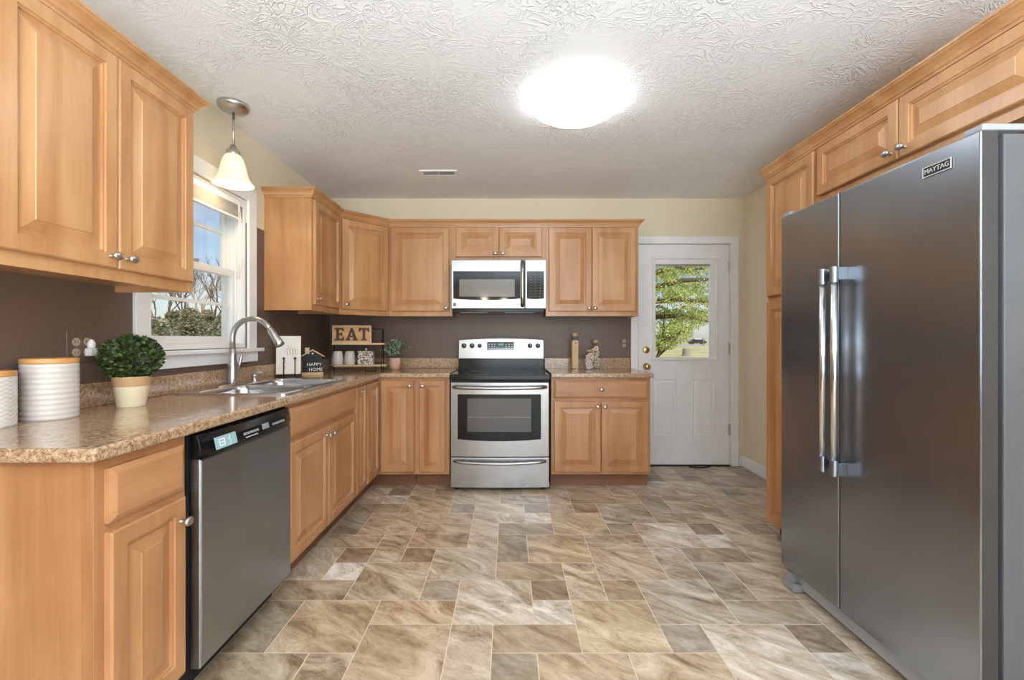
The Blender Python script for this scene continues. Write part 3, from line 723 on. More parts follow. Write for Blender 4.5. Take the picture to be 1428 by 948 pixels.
# ------------------------------------------------------------ dishwasher (local x -> +y, -y -> +x)
dw = thing('dishwasher', 'stainless steel dishwasher with black control panel under the left worktop', 'dishwasher', (XF, 1.446, 0), PI/2)
link('tub', B((.0, .61, .004, .56, .10, .853)), BLKM, dw)
link('toe_panel', B((.004, .606, .05, .09, 0.0, .10)), BLKM, dw)
rg = [(0, -.002), (0, -.028), (.003, -.033), (.006, -.035)]
link('door_panel', xf(rings_panel(.600, .670, rg), (.310, 0, .435)), STD, dw)
prof = [(-.002, .770), (-.040, .770), (-.058, .782), (-.062, .800), (-.056, .825), (-.040, .848), (-.002, .852)]
bm = bmesh.new(); A_ = []; n = 14
for i in range(n+1):
    x = .008+.604*i/n; k = 1-((i/n-.5)*2)**6*.45
    A_.append([bm.verts.new((x, y*k if y < -.01 else y, z)) for y, z in prof])
for a, b_ in zip(A_, A_[1:]):
    for k in range(len(prof)): bm.faces.new((a[k], a[(k+1) % len(prof)], b_[(k+1) % len(prof)], b_[k]))
bm.faces.new(A_[0]); bm.faces.new(A_[-1][::-1])
cp = link('control_panel', bm, BLK, dw, bevel=.002)
# sticker, buttons and print lie on the sloping face of the panel
def onpanel(bm): return xf(bm, (0, -.0600, .8125), Matrix.Rotation(math.radians(-13), 3, 'X'))
link('energy_label', onpanel(B((.040, .155, -.0015, 0, -.020, .020))), LABELB, cp, label='pale blue sticker with white square')
link('label_mark', onpanel(join(B((.060, .064, -.0025, -.0016, -.012, .012), (.064, .086, -.0025, -.0016, .0085, .012), (.064, .086, -.0025, -.0016, -.0015, .0015), (.064, .086, -.0025, -.0016, -.012, -.0085), (.086, .090, -.0025, -.0016, -.012, .012)), T([(.12, -.002, .014), (.114, -.002, .004), (.122, -.002, -.004), (.114, -.002, -.014)], .0012, 6))), WPRINT, cp)
for g0, cnt in ((.20, 5), (.40, 5)):
    for k in range(cnt): link('button', onpanel(B((g0+.020*k, g0+.015+.020*k, -.0022, 0, -.006, .003))), GREYP, cp)
link('button', onpanel(B((.325, .37, -.0022, 0, -.009, .012))), GREYP, cp)
link('panel_print', onpanel(B(*[(-.04+.009*k, -.0335+.009*k, -.0005, .0005, -.003, .001) for k in range(9)])), SILVERT, cp, (.25, -.003, -.014))
bm = bmesh.new()
for k in range(6): box(bm, .008, .030, -.0045, 0, .665+.010*k, .669+.010*k)
link('side_vent', bm, BLKM, dw)

# ------------------------------------------------------------ range
RX0, RY = -.449, 3.452
rg_ = thing('kitchen_range', 'stainless electric range with black glass cooktop between the base cabinets', 'range', (RX0, RY, 0))
RW = .757
link('body', B((.004, RW-.004, .045, .66, .03, .885)), GREYP, rg_)
for x in (.05, RW-.05):
    for y in (.07, .60): link('foot', xf(lathe([(.016, 0), (.018, .004), (.014, .03)], 14), (x, y, 0)), RUBBER, rg_)
def curved(w, h, yb, bulge, z0, n=12, top=0):
    bm = bmesh.new(); R = []
    for i in range(n+1):
        x = w*i/n; t = (i/n-.5)*2; y = -bulge*(1-t*t)
        R.append([bm.verts.new(v) for v in ((x, yb, z0), (x, y, z0), (x, y, z0+h), (x, yb, z0+h))])
    for a, b in zip(R, R[1:]):
        for k in range(4): bm.faces.new((a[k], a[(k+1) % 4], b[(k+1) % 4], b[k]))
    bm.faces.new(R[0]); bm.faces.new(R[-1][::-1]); return bm
dr = link('storage_drawer', xf(curved(RW-.008, .228, .044, .010, .028), (.004, .010, 0)), ST, rg_, bevel=.003)
def bowhandle(w, z, yoff, rise=.0, r=.013):
    pts = [(0, .012, z), (.02, -yoff*.7, z+.002)]+[(.04+(w-.08)*k/10, -yoff-.016*(1-((k/10-.5)*2)**2), z-rise*(1-((k/10-.5)*2)**2)) for k in range(11)]+[(w-.02, -yoff*.7, z+.002), (w, .012, z)]
    return T(pts, r, 12)
link('handle', xf(bowhandle(.69, .228, .024, .008, .011), (.033, 0, 0)), ST, dr, smooth=True)
dj = link('oven_door', xf(curved(RW-.008, .565, .044, .012, .262), (.004, .008, 0)), ST, rg_, bevel=.004)
# window: shape with slightly bowed bottom edge
zw0, zw1 = .4, .745
def bowed(x0, x1, z0, z1, sag, y0, y1):
    n = 12; poly = [(x0, z1), (x1, z1)]+[(x1+(x0-x1)*k/n, z0-sag*(1-((k/n-.5)*2)**2)) for k in range(n+1)]
    return prism(poly, y0, y1)
link('window_glass', bowed(.060, .690, .400, .738, .016, -.010, .012), BGL, dj)
link('window_inner', B((.133, .615, -.0112, -.009, .455, .708)), OVENG, dj, label='grey see-through pane')
bm = bmesh.new()
for z in (.565,): tube(bm, [(.14, -.0114, z), (.61, -.0114, z)], .0012, 6)
link('oven_rack', bm, plain('rack_grey', (.3, .3, .3), .4), dj)
link('handle', xf(bowhandle(.70, .792, .030, .004, .014), (.028, 0, 0)), ST, dj, smooth=True)
vt = bmesh.new()
for a, b_ in ((.03, .14), (.17, .235), (.29, .42), (.45, .50), (.54, .60), (.63, .72)): box(vt, a, b_, .012, .016, .835, .839)
box(vt, .004, .753, .02, .05, .828, .845)
link('vent_slot', vt, BLKM, rg_)
ck = link('cooktop', B((-.002, RW+.002, -.008, .60, .846, .884)), BLK, rg_, bevel=.005, seg=3)
link('cooktop_glass', B((.012, RW-.012, .01, .58, .884, .888)), BGL, rg_)
for cx, cy, r in ((.2, .15, .10), (.56, .15, .08), (.2, .42, .08), (.56, .42, .10)):
    link('burner_ring', lathe([(r, 0), (r+.002, 0), (r+.002, .0006), (r, .0006)], 40, cap=False), GREYPR, rg_, (cx, cy, .888))
link('back_guard_base', prism([(.0, .884), (RW, .884), (RW-.002, .99), (.002, .99)], .585, .655), BLK, rg_, bevel=.003)
n = 14; poly = [(.004, .985), (RW-.004, .985)]+[(RW-.006+(0.012-RW)*k/n, 1.148+.016*(1-((k/n-.5)*2)**2)) for k in range(n+1)]
bg = link('backguard', prism(poly, .555, .655), ST, rg_, bevel=.003)
link('control_display', B((.255, .492, .549, .556, 1.058, 1.132)), BGL, bg)
bm = textbm('12:53', .022, .001); link('clock_digits', bm, LEDG, bg, (.374, .548, 1.109))
bm = bmesh.new()
for i in range(3):
    for x in (.268, .292, .316, .418, .444, .470): box(bm, x, x+.012, .5475, .549, 1.072+.018*i, 1.076+.018*i)
for i in range(6): box(bm, .322+.018*i, .334+.018*i, .5475, .549, 1.070, 1.073)
link('display_print', bm, SILVERT, bg)
for x in (.052, .123, .190, .632, .702):
    r = .0215 if x != .190 else .018
    k = link('range_knob', xf(lathe([(0, 0), (r, 0), (r, .006), (r*.86, .010), (r*.8, .022), (0, .024)], 24), rot=Matrix.Rotation(PI/2, 3, 'X')), BLK, bg, (x, .555, 1.098), smooth=False)
    link('knob_grip', B((-.004, .004, -.032, -.022, -r*.8, r*.8)), BLK, k, rot=(0, .5, 0), bevel=.001)
    link('knob_mark', B((-.0012, .0012, -.0325, -.031, 0, r*.75)), WPRINT, k, rot=(0, .5, 0))
link('brand_mark', xf(ydisc(.008, -.002, 0)), SILVERT, bg, (.377, .555, 1.012))

# ------------------------------------------------------------ over-range microwave
MX0, MY = -.4745, 3.722
mw = thing('microwave', 'stainless over-the-range microwave under the short wall cabinet', 'microwave', (MX0, MY, 1.405))
MW_, MH = .779, .400
link('body', B((.003, MW_-.003, .03, .42, .0, MH-.002)), BLKM, mw)
link('vent_base', B((.02, MW_-.02, .02, .41, -.028, 0)), BLK, mw, bevel=.004)
for a, b_ in ((.07, .30), (.44, .68)): link('lamp_lens', B((a, b_, .025, .05, -.031, -.028)), GREYP, mw)
# front: door and control side (stainless with dark glass)
link('door', xf(B((.0, .602, .0, .03, .0, MH))), ST, mw, bevel=.005, seg=3)
link('control_side', B((.604, MW_, .0, .03, .0, MH)), ST, mw, bevel=.005, seg=3)
link('door_glass', bowed(.018, .565, .082, .306, .012, -.002, .002), BGL, mw)
link('door_window', B((.068, .520, -.0034, -.0015, .098, .240)), MWG, mw, label='grey see-through mesh window')
link('handle', join(T([(.583, -.030, .018), (.583, -.034, .10), (.583, -.036, .20), (.583, -.034, .30), (.583, -.030, .382)], .0165, 16), B((.572, .594, -.03, .0, .010, .040), (.572, .594, -.03, .0, .362, .390))), ST, mw, smooth=True)
kp = link('keypad', bowed(.618, .760, .082, .306, .004, -.002, .002), BGL, mw)
for i in range(3): link('key_print', B(*[(.648+.036*i, .662+.036*i, -.0032, -.0019, .098+.0225*j, .102+.0225*j) for j in range(9)]), GREYPR, kp)
lg = link('badge', B((.018, .040, -.002, .001, .022, .046)), BLKM, mw)
link('badge_mark', join(B((.022, .0245, -.003, -.0018, .027, .041)), T([(.0365, -.0024, .041), (.025, -.0024, .034), (.0365, -.0024, .027)], .0012, 6)), SILVERT, lg)

# ------------------------------------------------------------ refrigerator; local x -> world -y, -y -> world -x
FRX, FRY = 1.278, 2.141
fg = thing('refrigerator', 'large stainless side-by-side refrigerator on the right', 'refrigerator', (FRX, FRY, 0), -PI/2)
FW = .908; split = .377
link('cabinet_body', B((.004, FW-.004, .066, .78, .03, 1.715)), DKGREY, fg, bevel=.004)
def fdoor(x0, x1, name, label):
    bm = B((x0, x1, 0, .050, .106, 1.724)); o = link(name, bm, [STF, DSIDE], fg, bevel=.006, seg=3, label=label)
    for p in o.data.polygons:
        if abs(p.normal.x) > .9: p.material_index = 1
    link('gasket', B((x0+.022, x1-.022, .050, .065, .115, 1.712)), BLKM, o); return o
fz = fdoor(0, split-.003, 'freezer_door', 'narrow left-hand door'); fd = fdoor(split+.003, FW, 'fridge_door', 'wide right-hand door')
def fhandle(par, x, off):
    z0, z1 = .636, 1.43
    o = link('handle', T([(x, -off, z0+.012), (x, -off, z1-.012)], .0115, 18), CHR, par, smooth=True)
    for z in (z0, z1):
        s = 1 if z == z0 else -1
        link('handle_mount', join(xf(T([(x, -off, z), (x, -off, z+s*.060)], .0145, 18)), B((x-.011, x+.011, -off, .0, min(z+s*.002, z+s*.05), max(z+s*.002, z+s*.05)))), STF, o, bevel=.001)
fhandle(fz, .349, .045); fhandle(fd, .413, .045)
bd = link('brand_badge', B((.737, .828, -.003, .001, 1.650, 1.681)), BLKM, fd, bevel=.001)
bm = bmesh.new(); frame(bm, .737, .828, 1.650, 1.681, -.0042, -.001, .0022); link('badge_frame', bm, SILVERT, bd)
bm = textbm('MAYTAG', .0195, .001); link('badge_text', bm, SILVERT, bd, (.7825, -.0040, 1.6655))
for a0, a1, c0, c1 in ((FW-.055, FW-.004, FW-.14, FW-.004), (.004, .055, .004, .14)):
    link('hinge_cover', cells([min(a0, c0), a0 if a0 > c0 else a1, max(a1, c1)], [.008, .055, .13], {(0, 0)} if a0 > c0 else {(1, 0)}, 1.7245, 1.742), GREYP, fg, bevel=.003)
link('base_grille', B((.03, FW-.01, .052, .085, .018, .098)), plain('grille_grey', (.40, .42, .46), .4), fg, bevel=.004)
link('roller_cover', join(B((-.004, .075, .012, .10, .004, .040)), B((.008, .055, .018, .052, .040, .085))), GREYP, fg, bevel=.003)
link('roller_cover', B((FW-.08, FW, .02, .10, .0, .045)), GREYP, fg, bevel=.003)

# ------------------------------------------------------------ ceiling light, vent, pendant, chandelier
cl = thing('ceiling_light', 'round lit white flush-mount globe on the ceiling', 'ceiling light', (.356, 2.43, ZC))
link('base_pan', lathe([(0, 0), (.235, 0), (.238, -.012), (.225, -.022), (0, -.022)], 48), WHITE, cl)
link('globe', lathe([(.240, -.014), (.2445, -.024), (.235, -.045), (.19, -.072), (.12, -.088), (.05, -.094), (0, -.095)], 56, cap=False), DOME, cl, smooth=True)
vn = thing('ceiling_vent', 'small white louvred air vent in the ceiling above the cabinets', 'vent', (-.54, 3.51, ZC))
bm = bmesh.new()
bm = xf(cells([-.145, -.118, -.004, .004, .118, .145], [-.062, -.036, .036, .062], {(1, 1), (3, 1)}, -.008, 0)); link('frame', bm, WHITE, vn, bevel=.002)
link('duct', B((-.118, .118, -.036, .036, -.0015, -.0005)), plain('duct_dark', (.05, .045, .04), .9), vn)
bm = bmesh.new()
for s in (-1, 1):
    for k in range(14): x = s*(.009+.0078*k); box(bm, min(x, x+s*.002), max(x, x+s*.002), -.034, .034, -.0075, -.002)
link('slat', bm, WHITE, vn)
def bell(rb=.1, h=.165):
    pr = [(.029*rb/.1, h), (.038*rb/.1, h*.95), (.050*rb/.1, h*.82), (.058*rb/.1, h*.64), (.063*rb/.1, h*.46), (.069*rb/.1, h*.30), (.079*rb/.1, h*.16), (.091*rb/.1, h*.06), (rb, 0)]
    inner = [(r-.004, z) for r, z in reversed(pr)]
    return lathe(pr+inner, 40, cap=False)
pd = thing('pendant_light', 'small pendant lamp with frosted bell shade hanging in front of the window', 'pendant light', (-1.508, 2.49, 2.0))
HZ = ZC-2.0
link('canopy', lathe([(0, HZ), (.078, HZ), (.080, HZ-.010), (.072, HZ-.026), (.04, HZ-.034), (.014, HZ-.044), (0, HZ-.044)], 40), NICK, pd, smooth=True)
link('rod', T([(0, 0, HZ-.04), (0, 0, .20)], .0065, 12), NICK, pd, smooth=True)
link('socket', lathe([(0, .215), (.014, .214), (.018, .20), (.024, .19), (.034, .183), (.036, .166), (.034, .158), (0, .158)], 28), NICK, pd, smooth=True)
link('lamp_shade', bell(.104, .165), SHADE, pd, smooth=True)
link('bulb', lathe([(0, .025), (.018, .032), (.028, .052), (.026, .072), (.014, .10), (.012, .15), (0, .15)], 20), BULB, pd, smooth=True)
lo = add_light('pendant_lamp', 'POINT', (0, 0, .012), (0, 0, 0), 1.8, (1, .80, .52), shadow_soft_size=.05); lo.parent = pd
# dining chandelier behind the camera (its reflection shows in the microwave and range)
ch = thing('chandelier', 'nickel dining chandelier with frosted bell shades, reflected in the microwave door', 'chandelier', (-.33, -.95, 1.90))
link('canopy', lathe([(0, .538), (.07, .538), (.065, .52), (.02, .50), (0, .50)], 28), NICK, ch, smooth=True)
link('stem', join(T([(0, 0, .51), (0, 0, .22)], .006, 10), lathe([(0, .26), (.012, .25), (.018, .20), (.03, .15), (.02, .10), (.012, .06), (0, .05)], 20)), NICK, ch, smooth=True)
for k in range(3):
    a = math.radians(0+120*k-30+30); R = .24
    v = lambda r, z: (r*math.cos(a), r*math.sin(a), z)
    link('arm', T([v(.01, .12), v(.06, .20), v(.14, .235), v(.21, .20), v(R, .14)], .006, 10), NICK, ch, smooth=True)
    link('lamp_shade', bell(.088, .13), SHADE, ch, v(R, 0), smooth=True)
    lo = add_light('chandelier_lamp', 'POINT', v(R, .0), (0, 0, 0), 4, (1, .82, .58), shadow_soft_size=.05); lo.parent = ch

# ------------------------------------------------------------ things on the left worktop
def canister(label, x, y, r, h, wavy, name='canister', amp=.0007):
    t = thing(name, label, 'canister', (x, y, CT))
    n = 64; pr = []; N = 70
    bm = bmesh.new(); rings = []
    for i in range(N+1):
        z = h*i/N; edge = min(1, i/3., )
        ring = []
        for k in range(n):
            a = 2*PI*k/n
            if wavy: rr = r+.0011*math.sin((z+.004*math.sin(a*14))*2*PI/.0125)
            else: rr = r+amp*math.sin(z*2*PI/.017)
            rr *= .97+.03*edge
            ring.append(bm.verts.new((rr*math.cos(a), rr*math.sin(a), z)))
        rings.append(ring)
    for a, b in zip(rings, rings[1:]):
        for k in range(n): bm.faces.new((a[k], a[(k+1) % n], b[(k+1) % n], b[k]))
    bm.faces.new(rings[0][::-1]); bm.faces.new(rings[-1])
    link('jar_body', bm, CERA, t, smooth=True)
    link('lid', lathe([(0, h+.0005), (r*.985, h+.0005), (r*1.0, h+.003), (r*1.0, h+.015), (r*.97, h+.018), (0, h+.018)], 56), BAMB, t, smooth=False, bevel=.001)
    return t
canister('larger white ribbed ceramic canister with wooden lid, beside the plant', -1.527, 1.515, .0725, .182, False)
canister('smaller white wavy ceramic canister with wooden lid, at the left picture edge', -1.545, 1.355, .056, .150, True)
bp = thing('potted_boxwood', 'round green boxwood plant in a two-tone clay pot on the left worktop', 'plant', (-1.480, 1.785, CT))
po = link('pot', lathe([(0, 0), (.044, 0), (.046, .003), (.0555, .078), (.056, .080), (.0575, .082), (.0615, .112), (.0625, .118), (.057, .118), (.052, .095), (0, .095)], 40), [CREAM], bp, smooth=False)
po.data.materials.append(TERRA)
for p in po.data.polygons:
    p.use_smooth = True
    if p.center.z > .0795: p.material_index = 1
link('soil', lathe([(0, .096), (.052, .096), (.052, .1), (0, .104)], 24), BARK, bp)
lv = []
for i in range(1900):
    u = random.uniform(-1, 1); a = random.uniform(0, 2*PI); s = math.sqrt(1-u*u); k = random.uniform(.80, 1.03)
    d = Vector((s*math.cos(a), s*math.sin(a), u)); c = Vector((d.x*.100*k, d.y*.100*k, .190+d.z*.086*k))
    if c.z < .112: c.z = .112+random.random()*.01
    g = random.random(); col = (.034+.045*g, .056+.065*g, .018+.014*g)
    if g > .88: col = (.14, .22, .07)
    lv.append((c, d*.7+Vector((random.uniform(-1, 1), random.uniform(-1, 1), random.uniform(-.3, 1)))*.8, random.uniform(.016, .024), random.uniform(.010, .014), col))
tint_leaves('foliage', lv, LEAF, bp)
bm = bmesh.new()
for i in range(40):
    a = random.uniform(0, 6.28); t_ = random.uniform(.2, 1.2)
    tube(bm, [(0, 0, .10), (.05*math.cos(a)*t_, .05*math.sin(a)*t_, .16), (.075*math.cos(a)*t_, .075*math.sin(a)*t_, .19+.05*math.sin(i))], .0012, 5)
link('stems', bm, BARK, bp)

# white board on black wire easel (local -y faces camera)
def face_cam(x, y): return math.atan2(x, -y)+PI if False else math.atan2(-x, y)
bx_, by_ = -1.535, 3.17
es = thing('wire_easel', 'black wire easel holding the white board on the counter', 'easel', (bx_, by_, CT), math.radians(22))
bm = bmesh.new()
tube(bm, [(-.085, -.035, .004), (.085, -.035, .004)], .004, 8); tube(bm, [(-.08, -.035, .016), (.08, -.035, .016)], .003, 8)
for x in (-.028, .042):
    tube(bm, [(x, -.035, .004), (x, -.040, .02), (x, -.034, .10), (x, -.030, .125)], .0035, 8)
    bm = join(bm, xf(lathe([(0, 0), (.007, .002), (.0085, .008), (.007, .014), (0, .016)], 12), (x, -.030, .122)))
for x in (-.07, -.01, .06):
    tube(bm, [(x, -.042, .004), (x-.012, -.048, .004), (x, -.052, .006)], .003, 6); tube(bm, [(x, -.035, .004), (x, .03, .004)], .003, 6)
tube(bm, [(-.06, .03, .004), (-.04, .028, .16), (.04, .028, .16), (.06, .03, .004)], .003, 8)
link('wire_frame', bm, BLKM, es, smooth=True)
bdv = thing('decor_board', 'white rectangular board with fine script leaning on the wire easel', 'board', (bx_, by_, CT), math.radians(22))
link('panel', xf(B((-.078, .078, -.008, .008, 0, .268))), plain('white_board', (.78, .76, .72), .5), bdv, (0, -.018, .020), (math.radians(-8), 0, 0), bevel=.003)
bm = bmesh.new()
for k, x in enumerate((-.005, .012, .030, .046)):
    tube(bm, [(x, -.0095, .125+.01*k % .02), (x-.006, -.0095, .165), (x+.004, -.0095, .195-.008*k), (x+.012, -.0095, .17), (x+.014, -.0095, .135)], .0014, 6)
tube(bm, [(-.02, -.0095, .10), (-.028, -.0095, .06), (-.018, -.0095, .04)], .0016, 6)
link('script_print', bm, TAN, bdv, (0, -.018, .020), (math.radians(-8), 0, 0))
# little house letter board
hs = thing('house_letter_board', 'small black house-shaped letter board reading HAPPY HOME', 'sign', (-1.456, 3.375, CT), math.radians(20))
link('base', B((-.072, .072, -.03, .03, 0, .018)), WLT, hs, bevel=.001)
link('board', prism([(-.065, .018), (.065, .018), (.065, .140), (0, .178), (-.065, .140)], -.013, .015), BLKM, hs)
ro = bmesh.new()
for s in (-1, 1):
    ro = join(ro, prism([(0, .178), (s*.082, .130), (s*.082, .138), (0, .188)] if s > 0 else [(0, .188), (-.082, .138), (-.082, .130), (0, .178)], -.022, .022))
link('roof', ro, WLT, hs); link('chimney', B((-.052, -.022, -.014, .014, .155, .200)), WLT, hs, bevel=.001)
link('lettering', join(xf(textbm('HAPPY', .034, .001), (.012, -.014, .075)), xf(textbm('HOME', .034, .001), (.022, -.014, .038))), WPRINT, hs)
ht = [(0.0, -.006), (.007, .002), (.006, .006), (.003, .007), (0, .004), (-.003, .007), (-.006, .006), (-.007, .002)]
link('heart', xf(prism(ht, -.001, .001), (0, -.014, .155)), WPRINT, hs)
# two-tier corner shelf
SZ0, SZ1 = .040, .218
sh = thing('tiered_shelf', 'black wire counter shelf with two light wood tiers in the corner', 'shelf', (-1.228, 3.78, CT), math.radians(9))
s0 = .205
for z, off in ((SZ0, 0), (SZ1, -.012)):
    link('tier', B((-s0+off, s0+off, -.075, .075, z, z+.013)), WLT, sh, bevel=.001)
bm = bmesh.new()
for x in (-s0-.028, s0-.035):
    tube(bm, [(x, -.07, .004), (x, -.076, SZ0-.004), (x, .02, SZ1+.13), (x, .08, SZ1+.13), (x, .08, .004)], .004, 8)
    tube(bm, [(x, -.076, SZ0-.004), (x, .08, SZ0-.004)], .004, 8); tube(bm, [(x, -.065, SZ1-.004), (x, .08, SZ1-.004)], .004, 8)
tube(bm, [(-s0-.028, .08, SZ1+.13), (s0-.035, .08, SZ1+.13)], .004, 8); tube(bm, [(-s0-.028, .08, .06), (s0-.035, .08, .06)], .004, 8)
for x in (.04, .12): tube(bm, [(x, -.05, SZ0), (x+.006, -.05, .004)], .003, 8)
tube(bm, [(.04, -.05, .004), (.13, -.05, .004)], .003, 8)
link('wire_frame', bm, BLKM, sh, smooth=True)
M9 = Matrix.Rotation(math.radians(9), 3, 'Z')
def onsh(x, y, z): v = M9 @ Vector((x, y, 0)); return (-1.228+v.x, 3.78+v.y, CT+z)
# EAT sign
ea = thing('eat_sign', 'wood framed sign reading EAT on the top tier of the corner shelf', 'sign', onsh(-.072, .0, SZ1+.013), math.radians(9))
link('panel', B((-.150, .150, -.004, .008, .004, .142)), BAMB, ea)
bm = bmesh.new(); frame(bm, -.155, .155, 0, .146, -.016, .010, .012); link('frame', bm, WLT, ea, bevel=.001)
def slab(strokes): return [x for x in strokes]
E_ = [(0, 0), (.062, 0), (.066, .026), (.056, .026), (.050, .014), (.030, .014), (.030, .042), (.042, .042), (.044, .034), (.052, .034), (.052, .064), (.044, .064), (.042, .056), (.030, .056), (.030, .084), (.048, .084), (.054, .074), (.064, .074), (.060, .098), (0, .098), (0, .087), (.011, .085), (.011, .013), (0, .011)]
A1 = [(0, 0), (.030, 0), (.030, .011), (.024, .012), (.028, .026), (.050, .026), (.054, .012), (.047, .011), (.047, 0), (.082, 0), (.082, .011), (.075, .013), (.048, .098), (.034, .098), (.008, .013), (0, .011)]
A2 = [(.031, .038), (.039, .068), (.047, .038)]
T_ = [(.020, 0), (.056, 0), (.056, .011), (.047, .013), (.047, .084), (.058, .084), (.064, .070), (.074, .070), (.072, .098), (.004, .098), (.002, .070), (.012, .070), (.018, .084), (.029, .084), (.029, .013), (.020, .011)]
rx = Matrix.Rotation(PI/2, 3, 'X')
bm = join(*[xf(xf(fill2d(l, .006), scale=(1.18, 1.04, 1)), (x, -.007, .022), rx) for l, x in (([E_], -.138), ([A1, A2], -.050), ([T_], .050))])
link('lettering', bm, BROWNL, ea)
mg0 = None
for i, (x, lab) in enumerate(((-.186, 'white upturned mug on the lower shelf tier, the left one'), (-.090, 'white upturned mug on the lower shelf tier, beside the patterned tin'))):
    if mg0 is None:
        mg0 = thing('white_cup', lab, 'cup', onsh(x, 0, SZ0+.013), 0, 'white cups on the lower shelf tier')
        link('cup_body', lathe([(0, .0), (.043, 0), (.045, .003), (.044, .05), (.040, .085), (.034, .108), (.030, .112), (0, .112)], 32), CERA, mg0, smooth=True)
        link('handle', T([(0, .042, .035), (0, .062, .04), (0, .066, .06), (0, .058, .08), (0, .038, .086)], .005, 8), CERA, mg0, smooth=True)
    else: dup(mg0, onsh(x, 0, SZ0+.013), 0, lab)
pt = thing('patterned_tin', 'black and cream patterned square tin with knob lid on the lower tier', 'tin', onsh(.040, 0, SZ0+.013), math.radians(9))
link('tin_body', B((-.062, .062, -.05, .05, 0, .100)), PATT, pt, bevel=.005)
ld = link('lid', B((-.063, .063, -.051, .051, .100, .112)), PATT, pt, bevel=.003)
link('lid_knob', lathe([(0, .112), (.005, .112), (.005, .117), (.010, .122), (.011, .128), (.006, .135), (0, .136)], 16), CERA, ld, smooth=True)
# small leafy plant
sp = thing('potted_eucalyptus', 'small leafy green plant in a pink clay pot left of the range', 'plant', (-.990, 3.955, CT))
link('pot', lathe([(0, 0), (.038, 0), (.047, .028), (.050, .06), (.049, .098), (.043, .102), (.040, .09), (0, .09)], 32), PINKP, sp, smooth=True)
lv = []; bm = bmesh.new()
for i in range(34):
    a = random.uniform(0, 2*PI); t_ = random.uniform(.15, 1); hh = .095+.105*(1-t_*.45)*random.uniform(.7, 1.1)
    e = Vector((math.cos(a)*.13*t_, math.sin(a)*.11*t_, .09+hh*(1.0-.4*t_*t_))); m_ = Vector((e.x*.45, e.y*.45, .09+(e.z-.09)*.7)); b0 = Vector((random.uniform(-.02, .02), random.uniform(-.02, .02), .09))
    tube(bm, [b0, m_, e], .0011, 5)
    for k in range(15):
        f = random.uniform(.3, 1.02); p = b0*(1-f)**2+m_*2*f*(1-f)+e*f*f
        g = random.random(); col = (.20+.25*g, .30+.27*g, .19+.22*g) if g > .35 else (.07, .14, .05)
        lv.append((p+Vector([random.uniform(-.009, .009) for _ in range(3)]), Vector([random.uniform(-1, 1) for _ in range(3)]), random.uniform(.014, .022), random.uniform(.010, .015), col))
link('stems', bm, plain('green_stem', (.12, .2, .06), .6), sp); tint_leaves('foliage', lv, LEAF, sp)

# ------------------------------------------------------------ glass jars by the door
def jar(name, label, x, y, w, h, content, charm_s):
    t = thing(name, label, 'jar', (x, y, CT))
    r = w/2
    n = 8
    def sq(rad, z, rr=.012): return [(px_, py_, z) for px_, py_ in rrect(-rad, rad, -rad, rad, min(rr, rad*.9), 4)]
    bm = bmesh.new(); prev = None
    for rad, z, rr in ((r, .0, .014), (r, h*.78, .014), (r*.95, h*.82, .02), (r*.66, h*.87, .03), (r*.60, h*.90, .03), (r*.60, h*.93, .03)):
        ring = [bm.verts.new(p) for p in sq(rad, z, rr)]
        if prev:
            for i in range(len(ring)): bm.faces.new((prev[i], prev[(i+1) % len(ring)], ring[(i+1) % len(ring)], ring[i]))
        else: bm.faces.new(ring[::-1])
        prev = ring
    link('glass', bm, JARG, t, smooth=False)
    link('lid', lathe([(0, h*.90), (r*.56, h*.90), (r*.56, h*.93), (r*.78, h*.932), (r*.78, h*.948), (r*.60, h*.955), (r*.50, h), (0, h)], 24), WLT, t, smooth=False)
    bm = bmesh.new()
    for s in (-1, 1): tube(bm, [(s*r*.70, 0, h*.925), (s*(r+.004), -.004, h*.88), (s*(r+.003), -.004, h*.78)], .0016, 6)
    link('wire_clip', bm, HINGE, t)
    if content == 'spaghetti':
        bm = bmesh.new()
        for i in range(90):
            a, b = random.uniform(-.8, .8)*r, random.uniform(-.8, .8)*r; k = random.uniform(-.010, .010)
            tube(bm, [(a*.85-k*.5, b*.85, .006), (a*.85+k, b*.85+k, h*random.uniform(.70, .80))], .0017, 5)
        link('spaghetti', bm, PASTA, t)
    else:
        bm = bmesh.new()
        for i in range(110):
            q = lathe([(0, -.009), (.006, -.005), (.008, 0), (.005, .006), (0, .009)], 6, sx=1.2, sy=.8)
            xf(q, (random.uniform(-.78, .78)*r, random.uniform(-.78, .78)*r, .010+random.random()*h*.66), Matrix.Rotation(random.random()*6, 3, 'X') @ Matrix.Rotation(random.random()*6, 3, 'Y'))
            me = bpy.data.meshes.new('t'); q.to_mesh(me); q.free(); bm.from_mesh(me); bpy.data.meshes.remove(me)
        link('contents', bm, SHELL if content == 'pasta' else SALT, t, smooth=True)
    # round charm hung in front
    c0 = link('charm', xf(ydisc(charm_s, -.004, 0)), SALT, t, (0, -r-.002, h*.72))
    bm = bmesh.new()
    for k in range(3): a = k*2.1; bm = join(bm, xf(ydisc(charm_s*.38, -.008, -.004, 14), (charm_s*.45*math.cos(a), 0, charm_s*.45*math.sin(a))))
    link('charm_flower', bm, ORN, c0)
    return t
XJ = lambda p, y: (p-710)*y/635
jar('spaghetti_jar', 'tallest square glass jar of dry spaghetti, leftmost of the three jars', XJ(801.5, 4.03), 4.03, .078, .320, 'spaghetti', .021)
jar('pasta_jar', 'middle-height glass jar of pasta, rearmost and nearest the outlet', XJ(830.5, 4.04), 4.04, .072, .255, 'pasta', .020)
jar('shell_jar', 'smallest square glass jar of pale shells in front of the other jars', XJ(822, 3.94), 3.94, .078, .172, 'shells', .022)

